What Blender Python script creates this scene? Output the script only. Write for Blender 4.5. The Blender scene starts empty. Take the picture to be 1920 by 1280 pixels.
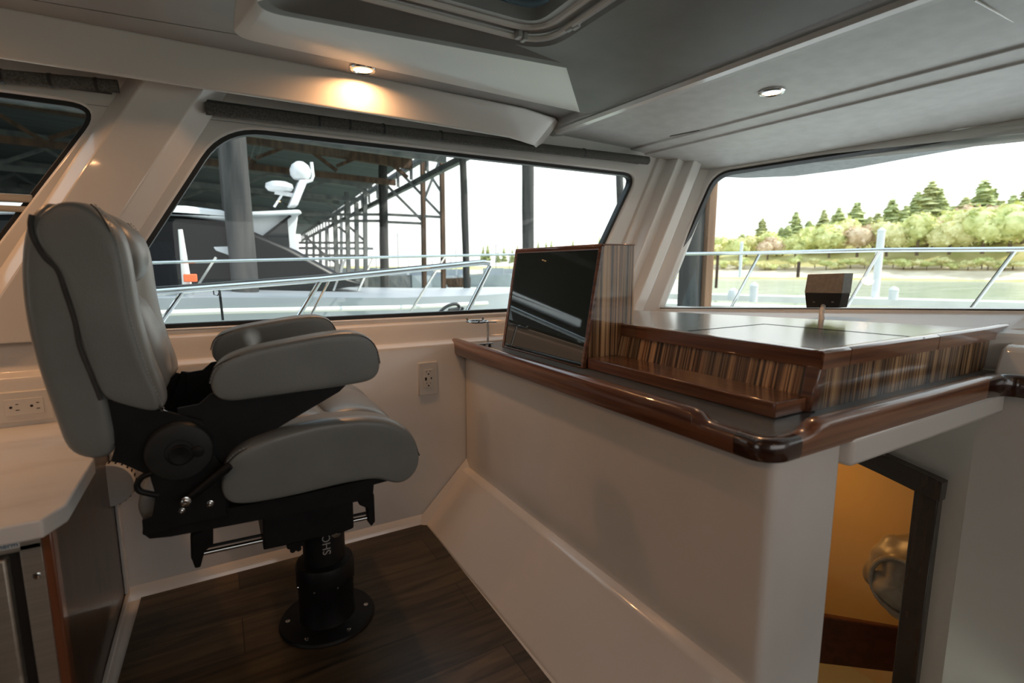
import bpy, bmesh, math, random
from mathutils import noise as mnoise
from mathutils import Vector, Matrix
from mathutils.geometry import tessellate_polygon
random.seed(7)
C = bpy.context.scene
COL = C.collection

# ---------------------------------------------------------------- camera survey helpers
FPX = 960.0; TH = math.radians(8.2); YA = math.radians(60); EYE = 1.0
def ray(u, v):
    a = (u-960)/FPX; b = (640-v)/FPX
    h = math.cos(TH)+b*math.sin(TH); z = -math.sin(TH)+b*math.cos(TH)
    return Vector((math.sin(YA)*a+math.cos(YA)*h, -math.cos(YA)*a+math.sin(YA)*h, z))
def PX(u, v, x): d = ray(u, v); t = x/d.x; return Vector((x, d.y*t, EYE+d.z*t))
def PY(u, v, y): d = ray(u, v); t = y/d.y; return Vector((d.x*t, y, EYE+d.z*t))
def PZ(u, v, z): d = ray(u, v); t = (z-EYE)/d.z; return Vector((d.x*t, d.y*t, z))
def PD(u, v, D): d = ray(u, v); t = D/math.hypot(d.x, d.y); return Vector((d.x*t, d.y*t, EYE+d.z*t))
def PP(u, v, p0, n):
    d = ray(u, v); o = Vector((0, 0, EYE)); t = (p0-o).dot(n)/d.dot(n); return o+d*t

# ---------------------------------------------------------------- materials
def _nt(name):
    m = bpy.data.materials.new(name); m.use_nodes = True
    nt = m.node_tree; b = nt.nodes['Principled BSDF']
    return m, nt, b
def lin(c):
    return tuple(((x/12.92) if x <= .04045 else ((x+.055)/1.055)**2.4) for x in c)
def setp(b, **k):
    for a, v in k.items():
        a = {'rough': 'Roughness', 'metal': 'Metallic', 'coat': 'Coat Weight', 'coatr': 'Coat Roughness', 'spec': 'Specular IOR Level', 'alpha': 'Alpha'}[a]
        b.inputs[a].default_value = v
def noise_mat(name, c1, c2, scale=(5, 5, 5), bump=0.0, detail=4, lo=.35, hi=.65, bscale=None, **k):
    m, nt, b = _nt(name); N = nt.nodes; L = nt.links
    tc = N.new('ShaderNodeTexCoord'); mp = N.new('ShaderNodeMapping'); mp.inputs['Scale'].default_value = scale
    no = N.new('ShaderNodeTexNoise'); no.inputs['Scale'].default_value = 1; no.inputs['Detail'].default_value = detail
    cr = N.new('ShaderNodeValToRGB'); cr.color_ramp.elements[0].position = lo; cr.color_ramp.elements[1].position = hi
    cr.color_ramp.elements[0].color = (*c1, 1); cr.color_ramp.elements[1].color = (*c2, 1)
    L.new(tc.outputs['Object'], mp.inputs['Vector']); L.new(mp.outputs[0], no.inputs['Vector'])
    L.new(no.outputs[0], cr.inputs[0]); L.new(cr.outputs[0], b.inputs['Base Color'])
    if bump:
        bp = N.new('ShaderNodeBump'); bp.inputs['Strength'].default_value = bump; bp.inputs['Distance'].default_value = .002
        src = no
        if bscale:
            src = N.new('ShaderNodeTexNoise'); src.inputs['Scale'].default_value = bscale; src.inputs['Detail'].default_value = 3
            L.new(tc.outputs['Object'], src.inputs['Vector'])
        L.new(src.outputs[0], bp.inputs['Height']); L.new(bp.outputs[0], b.inputs['Normal'])
    setp(b, **k); return m
M = {}
M['gel'] = noise_mat('white_gelcoat', (.70, .675, .64), (.76, .735, .70), (3, 3, 3), bump=.12, bscale=260, rough=.28, coat=.35, coatr=.12)
M['gelg'] = noise_mat('glossy_gelcoat', (.72, .69, .655), (.76, .735, .70), (2, 2, 2), rough=.22, coat=.6, coatr=.05)
M['liner'] = noise_mat('soft_headliner', (.50, .50, .49), (.56, .56, .55), (20, 20, 20), bump=.1, bscale=300, rough=.5, coat=.15, coatr=.3)
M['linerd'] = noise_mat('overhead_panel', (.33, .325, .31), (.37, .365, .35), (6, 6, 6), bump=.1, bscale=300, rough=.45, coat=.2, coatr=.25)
M['headshade'] = noise_mat('shade_toned_overhead_liner', (.17, .165, .155), (.20, .195, .185), (6, 6, 6), bump=.1, bscale=300, rough=.5)  # white overhead moulding with its shade put into the dark colour
M['leather'] = noise_mat('grey_vinyl', (.165, .180, .180), (.190, .206, .206), (8, 8, 8), bump=.22, bscale=420, rough=.40, coat=.3, coatr=.28)
M['thread'] = noise_mat('grey_thread', (.30, .31, .31), (.36, .37, .37), (50, 50, 50), rough=.8)
M['seam'] = noise_mat('dark_seam', (.035, .037, .037), (.05, .052, .052), (50, 50, 50), rough=.8)
M['black'] = noise_mat('black_powder_coat', (.005, .006, .0065), (.009, .010, .011), (30, 30, 30), bump=.1, bscale=900, rough=.5, spec=.25)
M['blackp'] = noise_mat('black_plastic', (.016, .018, .019), (.022, .024, .025), (30, 30, 30), bump=.15, bscale=700, rough=.5, spec=.35)
M['rubber'] = noise_mat('black_rubber', (.008, .009, .010), (.012, .013, .014), (10, 10, 10), rough=.45)
M['chrome'] = noise_mat('polished_steel', (.62, .62, .61), (.70, .70, .69), (10, 10, 10), rough=.12, metal=1)
M['steel'] = noise_mat('brushed_steel', (.46, .42, .36), (.54, .50, .44), (2, 2, 160), rough=.5, metal=.85)
M['laminate'] = noise_mat('charcoal_laminate', (.085, .110, .128), (.104, .132, .150), (60, 60, 60), rough=.30, coat=.3, coatr=.18)
M['lamtop'] = noise_mat('blue_grey_laminate', (.10, .13, .15), (.12, .15, .172), (60, 60, 60), rough=.24, coat=.8, coatr=.14)
M['stone'] = noise_mat('pale_stone', (.62, .60, .57), (.74, .73, .71), (3, 9, 3), detail=8, lo=.3, hi=.5, rough=.3, coat=.3, coatr=.1)
M['whitep'] = noise_mat('white_plastic', (.68, .66, .62), (.72, .70, .66), (5, 5, 5), rough=.35)
M['whitem'] = noise_mat('white_fibreglass', (.70, .71, .73), (.78, .79, .80), (2, 2, 2), rough=.3)
M['fabric'] = noise_mat('woven_shade', (.055, .053, .048), (.115, .110, .100), (260, 40, 260), detail=2, bump=.5, rough=.9)
M['slot'] = noise_mat('dark_slot', (.012, .010, .009), (.02, .017, .015), (5, 5, 5), rough=.8)
M['bluetxt'] = noise_mat('blue_ink', (.02, .10, .22), (.03, .12, .26), (5, 5, 5), rough=.5)
M['greytxt'] = noise_mat('pale_ink', (.40, .40, .38), (.48, .48, .46), (5, 5, 5), rough=.5)
M['red'] = noise_mat('red_plastic', (.5, .03, .02), (.6, .05, .03), (5, 5, 5), rough=.5)
M['orange'] = noise_mat('orange_plastic', (.8, .13, .03), (.9, .18, .05), (5, 5, 5), rough=.5)
M['amber'] = noise_mat('amber_glow_liner', (.62, .46, .22), (.68, .50, .25), (2, 2, 2), rough=.5)  # lamp's amber glow put into the liner's colour
M['berth'] = noise_mat('dark_red_wood', (.06, .018, .012), (.10, .03, .02), (30, 3, 30), rough=.3)
M['darkwood'] = noise_mat('dark_walnut', (.020, .009, .006), (.045, .018, .010), (40, 40, 4), rough=.25, coat=.5, coatr=.1)
M['plasticwrap'] = noise_mat('cloudy_plastic_wrap', (.20, .18, .15), (.36, .33, .28), (9, 9, 9), bump=.4, rough=.35)
M['box'] = noise_mat('taupe_plastic', (.19, .175, .15), (.24, .22, .19), (80, 80, 80), bump=.2, rough=.6)
M['galv'] = noise_mat('weathered_steel', (.10, .11, .12), (.20, .20, .20), (2, 2, 1), rough=.7)
M['rust'] = noise_mat('rusty_timber', (.05, .028, .018), (.12, .07, .045), (6, 6, 1), rough=.9)
M['pile'] = noise_mat('weathered_piling', (.022, .024, .026), (.075, .07, .066), (9, 9, .8), bump=1, rough=.9)
M['pilesun'] = noise_mat('sunlit_piling_side', (.16, .09, .055), (.26, .15, .09), (9, 9, .6), bump=1, rough=.9)  # sunlight on the piling's right side, put into the colour
M['roofm'] = noise_mat('shed_roof_sheet', (.06, .075, .085), (.10, .12, .13), (.2, 5, 1), rough=.8)
M['wallm'] = noise_mat('shed_wall_sheet', (.03, .035, .04), (.06, .065, .07), (5, .3, .3), rough=.8)
M['boatglass'] = noise_mat('dark_boat_glass', (.003, .004, .005), (.005, .006, .008), (1, 1, 1), rough=.3, spec=.2)
M['water'] = noise_mat('harbour_water', (.30, .36, .27), (.45, .48, .40), (.15, .6, 1), bump=.6, rough=.18)
M['sand'] = noise_mat('pale_shore', (.62, .50, .36), (.82, .70, .54), (.25, .25, .6), rough=.95)
M['grass'] = noise_mat('dry_grass_slope', (.42, .38, .13), (.62, .54, .26), (.2, .2, .2), rough=.95)
M['conifer'] = noise_mat('conifer_green', (.42, .48, .20), (.72, .76, .38), (.5, .5, .5), rough=.9)
M['conifer2'] = noise_mat('olive_conifer', (.42, .44, .18), (.72, .72, .36), (.5, .5, .5), rough=.9)
M['leafy'] = noise_mat('broadleaf_green', (.52, .55, .20), (.85, .84, .42), (.6, .6, .6), rough=.9)
M['leafy2'] = noise_mat('yellow_green_leaves', (.60, .56, .24), (.85, .80, .45), (.6, .6, .6), rough=.9)
M['madrona'] = noise_mat('russet_leaves', (.55, .40, .25), (.78, .60, .42), (.6, .6, .6), rough=.9)
M['bark'] = noise_mat('tree_bark', (.12, .08, .05), (.2, .14, .09), (3, 3, 1), rough=.9)
M['hullg'] = noise_mat('greyed_hull', (.36, .39, .43), (.42, .45, .49), (1, 1, 1), rough=.3)  # yacht's white hull: shade put into the grey; far boats reuse it
M['brow'] = noise_mat('grey_nonskid', (.20, .21, .21), (.26, .27, .27), (30, 30, 30), bump=.5, rough=.8)
M['dockw'] = noise_mat('pale_dock', (.72, .70, .66), (.82, .80, .76), (1, 1, 1), rough=.8)

def wood(name, cs, scale, rough=.2, coat=1.0, coatr=.04, dist=0.0, lo=.3, hi=.7, extra=None):
    m, nt, b = _nt(name); N = nt.nodes; L = nt.links
    tc = N.new('ShaderNodeTexCoord'); mp = N.new('ShaderNodeMapping'); mp.inputs['Scale'].default_value = scale
    no = N.new('ShaderNodeTexNoise'); no.inputs['Scale'].default_value = 1; no.inputs['Detail'].default_value = 3
    no.inputs['Distortion'].default_value = dist
    cr = N.new('ShaderNodeValToRGB'); cr.color_ramp.elements.remove(cr.color_ramp.elements[0])
    cr.color_ramp.elements[0].position = hi; cr.color_ramp.elements[0].color = (*cs[-1], 1)
    for i, c in enumerate(cs[:-1]):
        e = cr.color_ramp.elements.new(lo+(hi-lo)*i/(len(cs)-1)); e.color = (*c, 1)
    L.new(tc.outputs['Object'], mp.inputs['Vector']); L.new(mp.outputs[0], no.inputs['Vector'])
    L.new(no.outputs[0], cr.inputs[0])
    out = cr.outputs[0]
    if extra:
        mp2 = N.new('ShaderNodeMapping'); mp2.inputs['Scale'].default_value = extra
        n2 = N.new('ShaderNodeTexNoise'); n2.inputs['Scale'].default_value = 1; n2.inputs['Detail'].default_value = 2
        L.new(tc.outputs['Object'], mp2.inputs['Vector']); L.new(mp2.outputs[0], n2.inputs['Vector'])
        r2 = N.new('ShaderNodeMapRange'); r2.inputs['From Min'].default_value = .35; r2.inputs['From Max'].default_value = .62
        r2.inputs['To Min'].default_value = .35; r2.inputs['To Max'].default_value = 1.25
        L.new(n2.outputs[0], r2.inputs['Value'])
        mx = N.new('ShaderNodeVectorMath'); mx.operation = 'SCALE'
        L.new(out, mx.inputs[0]); L.new(r2.outputs[0], mx.inputs['Scale']); out = mx.outputs[0]
    L.new(out, b.inputs['Base Color']); setp(b, rough=rough, coat=coat, coatr=coatr)
    return m
ZC = [(.04, .018, .009), (.14, .065, .03), (.38, .21, .10), (.55, .35, .18)]
M['zebra_x'] = wood('zebrawood_veneer_side', ZC, (150, 2, 1.2), rough=.3, coatr=.05, lo=.34, hi=.60, extra=(26, 1, .4))
M['zebra_y'] = wood('zebrawood_veneer_front', ZC, (2, 150, 1.2), rough=.3, coatr=.05, lo=.36, hi=.62, extra=(1, 26, .4))
M['mahog_y'] = wood('mahogany_trim_athwart', [(.075, .026, .013), (.14, .052, .026), (.20, .085, .042)], (60, 3, 90), rough=.3, coatr=.03)
M['mahog_x'] = wood('mahogany_trim_fore_aft', [(.13, .045, .02), (.24, .095, .042), (.34, .15, .07)], (3, 70, 90), rough=.3, coatr=.03, dist=.3)
M['mahog_c'] = wood('dark_mahogany_corner', [(.022, .008, .005), (.05, .017, .009)], (20, 20, 60), rough=.25, coatr=.03)
M['cabwood'] = wood('brown_cabinet_veneer', [(.028, .014, .008), (.05, .026, .014), (.075, .038, .02)], (3, 20, 2.5), rough=.35, coat=.35, coatr=.06, dist=.5)
M['teakedge'] = wood('teak_edge_strip', [(.12, .035, .015), (.20, .07, .03)], (40, 40, 3), rough=.3, coatr=.08)

def floor_mat():
    m, nt, b = _nt('dark_plank_flooring'); N = nt.nodes; L = nt.links
    tc = N.new('ShaderNodeTexCoord')
    br = N.new('ShaderNodeTexBrick'); br.inputs['Scale'].default_value = 1
    br.inputs['Brick Width'].default_value = .95; br.inputs['Row Height'].default_value = .155
    br.inputs['Mortar Size'].default_value = .0012; br.inputs['Color1'].default_value = (.036, .026, .014, 1)
    br.inputs['Color2'].default_value = (.105, .070, .036, 1); br.inputs['Mortar'].default_value = (.008, .005, .003, 1)
    br.offset = .37
    mp = N.new('ShaderNodeMapping'); mp.inputs['Scale'].default_value = (3.5, 32, 1)
    no = N.new('ShaderNodeTexNoise'); no.inputs['Scale'].default_value = 1; no.inputs['Detail'].default_value = 6; no.inputs['Distortion'].default_value = .8
    r = N.new('ShaderNodeMapRange'); r.inputs['From Min'].default_value = .3; r.inputs['From Max'].default_value = .7
    r.inputs['To Min'].default_value = .35; r.inputs['To Max'].default_value = 1.6
    sc = N.new('ShaderNodeVectorMath'); sc.operation = 'SCALE'
    L.new(tc.outputs['Object'], br.inputs['Vector']); L.new(tc.outputs['Object'], mp.inputs['Vector']); L.new(mp.outputs[0], no.inputs['Vector'])
    L.new(no.outputs[0], r.inputs['Value']); L.new(br.outputs['Color'], sc.inputs[0]); L.new(r.outputs[0], sc.inputs['Scale'])
    L.new(sc.outputs[0], b.inputs['Base Color']); setp(b, rough=.38)
    bp = N.new('ShaderNodeBump'); bp.inputs['Strength'].default_value = .15; bp.inputs['Distance'].default_value = .002
    L.new(no.outputs[0], bp.inputs['Height']); L.new(bp.outputs[0], b.inputs['Normal'])
    return m
M['floor'] = floor_mat()
def glass_mat(name, tint, refl):
    m = bpy.data.materials.new(name); m.use_nodes = True; nt = m.node_tree; N = nt.nodes; L = nt.links
    N.clear(); o = N.new('ShaderNodeOutputMaterial'); t = N.new('ShaderNodeBsdfTransparent'); t.inputs[0].default_value = (*tint, 1)
    g = N.new('ShaderNodeBsdfGlossy'); g.inputs['Roughness'].default_value = .01
    lw = N.new('ShaderNodeFresnel'); lw.inputs[0].default_value = 1.45
    ml = N.new('ShaderNodeMath'); ml.operation = 'MULTIPLY'; ml.inputs[1].default_value = refl
    L.new(lw.outputs[0], ml.inputs[0])
    mx = N.new('ShaderNodeMixShader'); L.new(ml.outputs[0], mx.inputs[0]); L.new(t.outputs[0], mx.inputs[1]); L.new(g.outputs[0], mx.inputs[2])
    L.new(mx.outputs[0], o.inputs[0]); return m
M['glass'] = glass_mat('window_glass', (.93, .96, .96), .45)
M['glassd'] = glass_mat('tinted_glass', (.16, .19, .20), 1.2)
def screen_mat():
    m, nt, b = _nt('black_glass_display'); b.inputs['Base Color'].default_value = (.022, .032, .035, 1)
    setp(b, rough=.03, spec=.8, coat=.5, coatr=.02); return m
M['screen'] = screen_mat()
def emis(name, c, s):
    m, nt, b = _nt(name); b.inputs['Base Color'].default_value = (.8, .8, .8, 1)
    b.inputs['Emission Color'].default_value = (*c, 1); b.inputs['Emission Strength'].default_value = s; return m
M['lamp'] = emis('warm_lamp_lens', (1, .58, .25), 14)

# ---------------------------------------------------------------- object helpers
def tag(o, label=None, cat=None, group=None, kind=None):
    if label: o['label'] = label
    if cat: o['category'] = cat
    if group: o['group'] = group
    if kind: o['kind'] = kind
    return o
def thing(name, label, cat, loc=(0, 0, 0), group=None):
    o = bpy.data.objects.new(name, None); COL.objects.link(o); o.location = loc; o.empty_display_size = .05
    return tag(o, label, cat, group)
def obj(name, bm, mat, parent=None, smooth=False, bevel=0, sub=0, ang=35, seg=2):
    org = Vector((0, 0, 0)); p = parent
    while p is not None: org = org+p.location; p = p.parent
    if parent is None: # origin at base centre for top-level meshes
        pass
    bmesh.ops.translate(bm, verts=bm.verts, vec=-org)
    bmesh.ops.recalc_face_normals(bm, faces=bm.faces)
    me = bpy.data.meshes.new(name); bm.to_mesh(me); bm.free()
    o = bpy.data.objects.new(name, me); COL.objects.link(o)
    if isinstance(mat, str): mat = M[mat]
    me.materials.append(mat)
    if parent: o.parent = parent
    if bevel:
        md = o.modifiers.new('b', 'BEVEL'); md.width = bevel; md.segments = seg; md.limit_method = 'ANGLE'; md.angle_limit = math.radians(ang)
        smooth = True
    if sub:
        md = o.modifiers.new('s', 'SUBSURF'); md.levels = sub; md.render_levels = sub; smooth = True
    if smooth:
        me.polygons.foreach_set('use_smooth', [True]*len(me.polygons))
        if not sub:
            me.set_sharp_from_angle(angle=math.radians(ang))
    return o
def NB(): return bmesh.new()
def box(bm, x0, x1, y0, y1, z0, z1):
    vs = [bm.verts.new((x, y, z)) for x in (x0, x1) for y in (y0, y1) for z in (z0, z1)]
    for f in ((0, 1, 3, 2), (4, 6, 7, 5), (0, 4, 5, 1), (2, 3, 7, 6), (0, 2, 6, 4), (1, 5, 7, 3)):
        bm.faces.new([vs[i] for i in f])
    return bm
def hexa(bm, bot, top):
    b = [bm.verts.new(p) for p in bot]; t = [bm.verts.new(p) for p in top]; n = len(b)
    bm.faces.new(b[::-1]); bm.faces.new(t)
    for i in range(n): bm.faces.new((b[i], b[(i+1) % n], t[(i+1) % n], t[i]))
    return bm
def prism(bm, pts, vec):
    pts = [Vector(p) for p in pts]; return hexa(bm, pts, [p+Vector(vec) for p in pts])
def tube(bm, pts, r, n=10, closed=False, caps=True):
    pts = [Vector(p) for p in pts]; N = len(pts); rings = []
    up = None
    for i, p in enumerate(pts):
        if closed: d = (pts[(i+1) % N]-pts[i-1])
        else: d = pts[min(i+1, N-1)]-pts[max(i-1, 0)]
        d.normalize()
        if up is None:
            up = Vector((0, 0, 1)) if abs(d.z) < .9 else Vector((1, 0, 0))
        a = d.cross(up)
        if a.length < 1e-6: a = d.cross(Vector((0, 1, 0)))
        a.normalize(); b = a.cross(d).normalized(); up = b
        rr = r[i] if isinstance(r, (list, tuple)) else r
        rings.append([bm.verts.new(p+a*rr*math.cos(2*math.pi*k/n)+b*rr*math.sin(2*math.pi*k/n)) for k in range(n)])
    m = N if closed else N-1
    for i in range(m):
        A = rings[i]; B = rings[(i+1) % N]
        for k in range(n): bm.faces.new((A[k], A[(k+1) % n], B[(k+1) % n], B[k]))
    if caps and not closed:
        bm.faces.new(rings[0][::-1]); bm.faces.new(rings[-1])
    return bm
def cyl(bm, a, b, r, n=24, r2=None): return tube(bm, [a, b], [r, r if r2 is None else r2], n)
def lathe(bm, c, axis, prof, n=32):
    c = Vector(c); axis = Vector(axis).normalized()
    a = axis.cross(Vector((0, 0, 1)) if abs(axis.z) < .9 else Vector((1, 0, 0))).normalized(); b = axis.cross(a)
    rings = []
    for r, h in prof:
        rings.append([bm.verts.new(c+axis*h+(a*math.cos(2*math.pi*k/n)+b*math.sin(2*math.pi*k/n))*max(r, 1e-5)) for k in range(n)])
    for A, B in zip(rings, rings[1:]):
        for k in range(n): bm.faces.new((A[k], A[(k+1) % n], B[(k+1) % n], B[k]))
    if prof[0][0] > 1e-4: bm.faces.new(rings[0][::-1])
    if prof[-1][0] > 1e-4: bm.faces.new(rings[-1])
    return bm
def bar(bm, a, b, w, h=None):
    a = Vector(a); b = Vector(b); h = h or w; d = (b-a).normalized()
    s = d.cross(Vector((0, 0, 1)));
    if s.length < .05: s = Vector((1, 0, 0))
    s.normalize(); t = s.cross(d).normalized()
    q = [(-1, -1), (1, -1), (1, 1), (-1, 1)]
    return hexa(bm, [a+s*i*w/2+t*j*h/2 for i, j in q], [b+s*i*w/2+t*j*h/2 for i, j in q])
def plate(bm, outer, holes, o, ex, ey, n, th):
    """2D outline (with holes) in the frame o,ex,ey given thickness th along n"""
    o = Vector(o); ex = Vector(ex); ey = Vector(ey); n = Vector(n)
    loops = [outer]+list(holes)
    tri = tessellate_polygon([[Vector((p[0], p[1], 0)) for p in l] for l in loops])
    flat = [p for l in loops for p in l]
    A = [bm.verts.new(o+ex*p[0]+ey*p[1]) for p in flat]; B = [bm.verts.new(o+ex*p[0]+ey*p[1]+n*th) for p in flat]
    for t in tri:
        try:
            bm.faces.new([A[i] for i in t]); bm.faces.new([B[i] for i in t][::-1])
        except ValueError: pass
    k = 0
    for l in loops:
        m = len(l)
        for i in range(m):
            a, b = k+i, k+(i+1) % m; bm.faces.new((A[a], A[b], B[b], B[a]))
        k += m
    return bm
def ring(bm, outer, d, o, ex, ey, n, th):
    o = Vector(o); ex = Vector(ex); ey = Vector(ey); n = Vector(n); inner = offset(outer, -d); m = len(outer)
    V_ = [[bm.verts.new(o+ex*p[0]+ey*p[1]+n*h) for p in l] for l, h in ((outer, 0), (inner, 0), (inner, th), (outer, th))]
    for j in range(4):
        A, B = V_[j], V_[(j+1) % 4]
        for i in range(m): bm.faces.new((A[i], A[(i+1) % m], B[(i+1) % m], B[i]))
    return bm
def rounded(pts, r, seg=6):
    """round the corners of a 2D polygon; r number or list"""
    out = []; n = len(pts)
    for i in range(n):
        p = Vector(pts[i]); a = Vector(pts[i-1]); b = Vector(pts[(i+1) % n]); rr = r[i] if isinstance(r, (list, tuple)) else r
        if rr <= 0: out.append(tuple(p)); continue
        u = (a-p); v = (b-p); k = min(rr, u.length*.49, v.length*.49); u.normalize(); v.normalize()
        p0 = p+u*k; p1 = p+v*k
        for s in range(seg+1):
            t = s/seg; q = p0*(1-t)**2+p*2*t*(1-t)+p1*t*t; out.append((q.x, q.y))
    return out
def offset(pts, d):
    """inset (d>0 grows for CCW outlines) a 2D polygon"""
    n = len(pts); out = []
    area = sum(pts[i-1][0]*pts[i][1]-pts[i][0]*pts[i-1][1] for i in range(n))
    s = 1 if area > 0 else -1
    for i in range(n):
        a = Vector(pts[i-1]); p = Vector(pts[i]); b = Vector(pts[(i+1) % n])
        t = (b-a)
        if t.length < 1e-9: out.append(tuple(p)); continue
        t.normalize(); out.append((p.x+t.y*d*s, p.y-t.x*d*s))
    return out
def loft(bm, rings, cap=True, closed=True):
    R = [[bm.verts.new(p) for p in r] for r in rings]; n = len(R[0])
    for A, B in zip(R, R[1:]):
        for k in range(n if closed else n-1): bm.faces.new((A[k], A[(k+1) % n], B[(k+1) % n], B[k]))
    if cap: bm.faces.new(R[0][::-1]); bm.faces.new(R[-1])
    return bm
def xzplate(bm, pts, y0, y1, holes=()):
    return plate(bm, [(p[0], p[-1]) for p in pts], [[(q[0], q[-1]) for q in h] for h in holes], (0, y0, 0), (1, 0, 0), (0, 0, 1), (0, 1, 0), y1-y0)
def copy_tree(o, parent=None, loc=None):
    c = o.copy(); COL.objects.link(c); c.parent = parent
    if loc is not None: c.location = loc
    for ch in [x for x in bpy.data.objects if x.parent == o]: copy_tree(ch, c)
    return c
def struct(o): o['kind'] = 'structure'; return o
def text_mesh(name, s, size, mat, M4, parent, ext=.0006, align='LEFT'):
    cu = bpy.data.curves.new(name, 'FONT'); cu.body = s; cu.size = size; cu.extrude = ext; cu.align_x = align
    t = bpy.data.objects.new(name+'_tmp', cu); COL.objects.link(t)
    dg = bpy.context.evaluated_depsgraph_get(); dg.update()
    me = bpy.data.meshes.new_from_object(t.evaluated_get(dg)); bpy.data.objects.remove(t)
    bm = NB(); bm.from_mesh(me); bm.transform(M4); return obj(name, bm, mat, parent)
def frame4(o, ex, ey):
    ex = Vector(ex).normalized(); ey = Vector(ey).normalized(); n = ex.cross(ey)
    return Matrix(((ex.x, ey.x, n.x, o[0]), (ex.y, ey.y, n.y, o[1]), (ex.z, ey.z, n.z, o[2]), (0, 0, 0, 1)))

# ================================================================ SETTING
YW = 1.83   # lower port side
YU = 1.90   # upper port side (window plane)
# --- floor
bm = NB()
fl = rounded([(-.255, 1.855), (.652, 1.835), (.636, .93), (.62, .3), (-.30, .3)], [.02, .03, 0, 0, 0])
fl = [(-.262, 1.838), (.64, 1.826), (.652, 1.80), (.632, .35), (-.305, .35)]
plate(bm, rounded(fl, [.02, .02, .02, 0, 0]), [], (0, 0, -.01), (1, 0, 0), (0, 1, 0), (0, 0, 1), .013)
struct(obj('floor', bm, 'floor'))
bm = NB(); box(bm, -.36, .66, .26, 1.84, -.12, -.001)
struct(obj('trim_1', bm, 'gel'))
bm = NB(); box(bm, -3, 1.0, -1.9, .255, -.16, -.12); box(bm, -3, -.365, .26, 1.84, -.16, -.12); box(bm, 1.0, 1.85, -1.9, .30, -.16, -.12); struct(obj('floor_main', bm, 'floor'))
bm = NB(); box(bm, -2.9, .6, -1.895, -1.3, -.12, .62); struct(obj('trim_14', bm, 'cabwood', bevel=.01))
# --- port wall lower skin with moulded ledge (profile swept along X)
prof = [(YW+.02, -.05), (YW+.012, .012), (YW, .03), (YW, .695), (YW+.004, .706), (YW+.016, .714), (YW+.03, .718), (YW+.036, .727), (YW+.044, .760), (YW+.056, .785), (YU, .793), (YU+.03, .797), (YU+.05, .797), (YU+.05, -.05)]
bm = NB(); loft(bm, [[(x, y, z) for y, z in prof] for x in (-3, 2.05)])
struct(obj('wall_port', bm, 'gel', smooth=True, bevel=.002, ang=25))
# floor margin fillet along port wall and galley
bm = NB(); loft(bm, [[(x, YW+.01, .045), (x, YW-.006, .03), (x, YW-.014, .012), (x, YW-.02, -.001), (x, YW+.01, -.001)] for x in (-.32, .70)])
struct(obj('trim_2', bm, 'gelg', smooth=True))
# --- port upper wall with window openings
def sh(z): return .60*(z-1.45)     # slant of window ends
def win1(z_, x0, x1): return
W1 = rounded([(-.335, .812), (1.44, .812), (1.80, 1.447), (.055, 1.440)], [.02, .05, .09, .12], 8)
W2 = rounded([(-2.0, 1.0), (-.54, 1.0), (-.235, 1.455), (-2.0, 1.475)], [.05, .05, .09, .05], 8)
bm = NB()
plate(bm, [(-3, .78), (2.0, .78), (2.4, 1.64), (-3, 1.64)], [W1, W2], (0, YU, 0), (1, 0, 0), (0, 0, 1), (0, 1, 0), .05)
struct(obj('wall_port_upper', bm, 'gel', bevel=.008, ang=60))
def window(idx, W, extra=None, glass='glass'):
    bm = NB(); ring(bm, W, .013, (0, YU+.012, 0), (1, 0, 0), (0, 0, 1), (0, 1, 0), .03)
    w = struct(obj('window_%d' % idx, bm, 'rubber', bevel=.002, ang=50))
    bm = NB(); plate(bm, offset(W, -.008), [], (0, YU+.03, 0), (1, 0, 0), (0, 0, 1), (0, 1, 0), .004)
    g = obj('pane', bm, glass, w)
    return w
w1 = window(1, W1)
w2 = window(2, W2)
bm = NB(); box(bm, -2, -.425, YU+.005, YU+.035, 1.150, 1.166); box(bm, -2, -.415, YU+.002, YU+.03, 1.176, 1.197)
obj('sliding_rail', bm, 'steel', w2, bevel=.003)
# raised surround lip around window 1 (soft flange in the moulding)
def slant(bm, prof, z0, z1, k, cap=True):
    loft(bm, [[(x+k*(z-1.45), y, z) for x, y in prof] for z in (z0, z1)], cap)
# pillar between the two port windows (faceted)
bm = NB(); slant(bm, [(-.232, YU+.005), (-.178, YU-.05), (-.035, YU-.05), (.022, YU-.004), (.03, YU+.02), (-.232, YU+.02)], .80, 1.60, .60)
struct(obj('trim_3', bm, 'gelg', smooth=True, bevel=.004, ang=12, seg=2))
# pillar at the forward port corner: chain of facets, from port wall round to the windscreen
bm = NB()
FP = [(1.865, YU+.01), (1.880, YU-.012), (1.925, YU-.016), (1.945, YU-.075), (2.005, YU-.060), (2.03, YU-.100), (2.095, YU-.095), (2.135, YU-.055), (2.19, YU-.09), (2.24, YU-.09), (2.24, YU+.05), (1.865, YU+.05)]
slant(bm, FP, .785, 1.56, .50)
struct(obj('trim_4', bm, 'gelg', smooth=True, bevel=.004, ang=12, seg=2))

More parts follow.
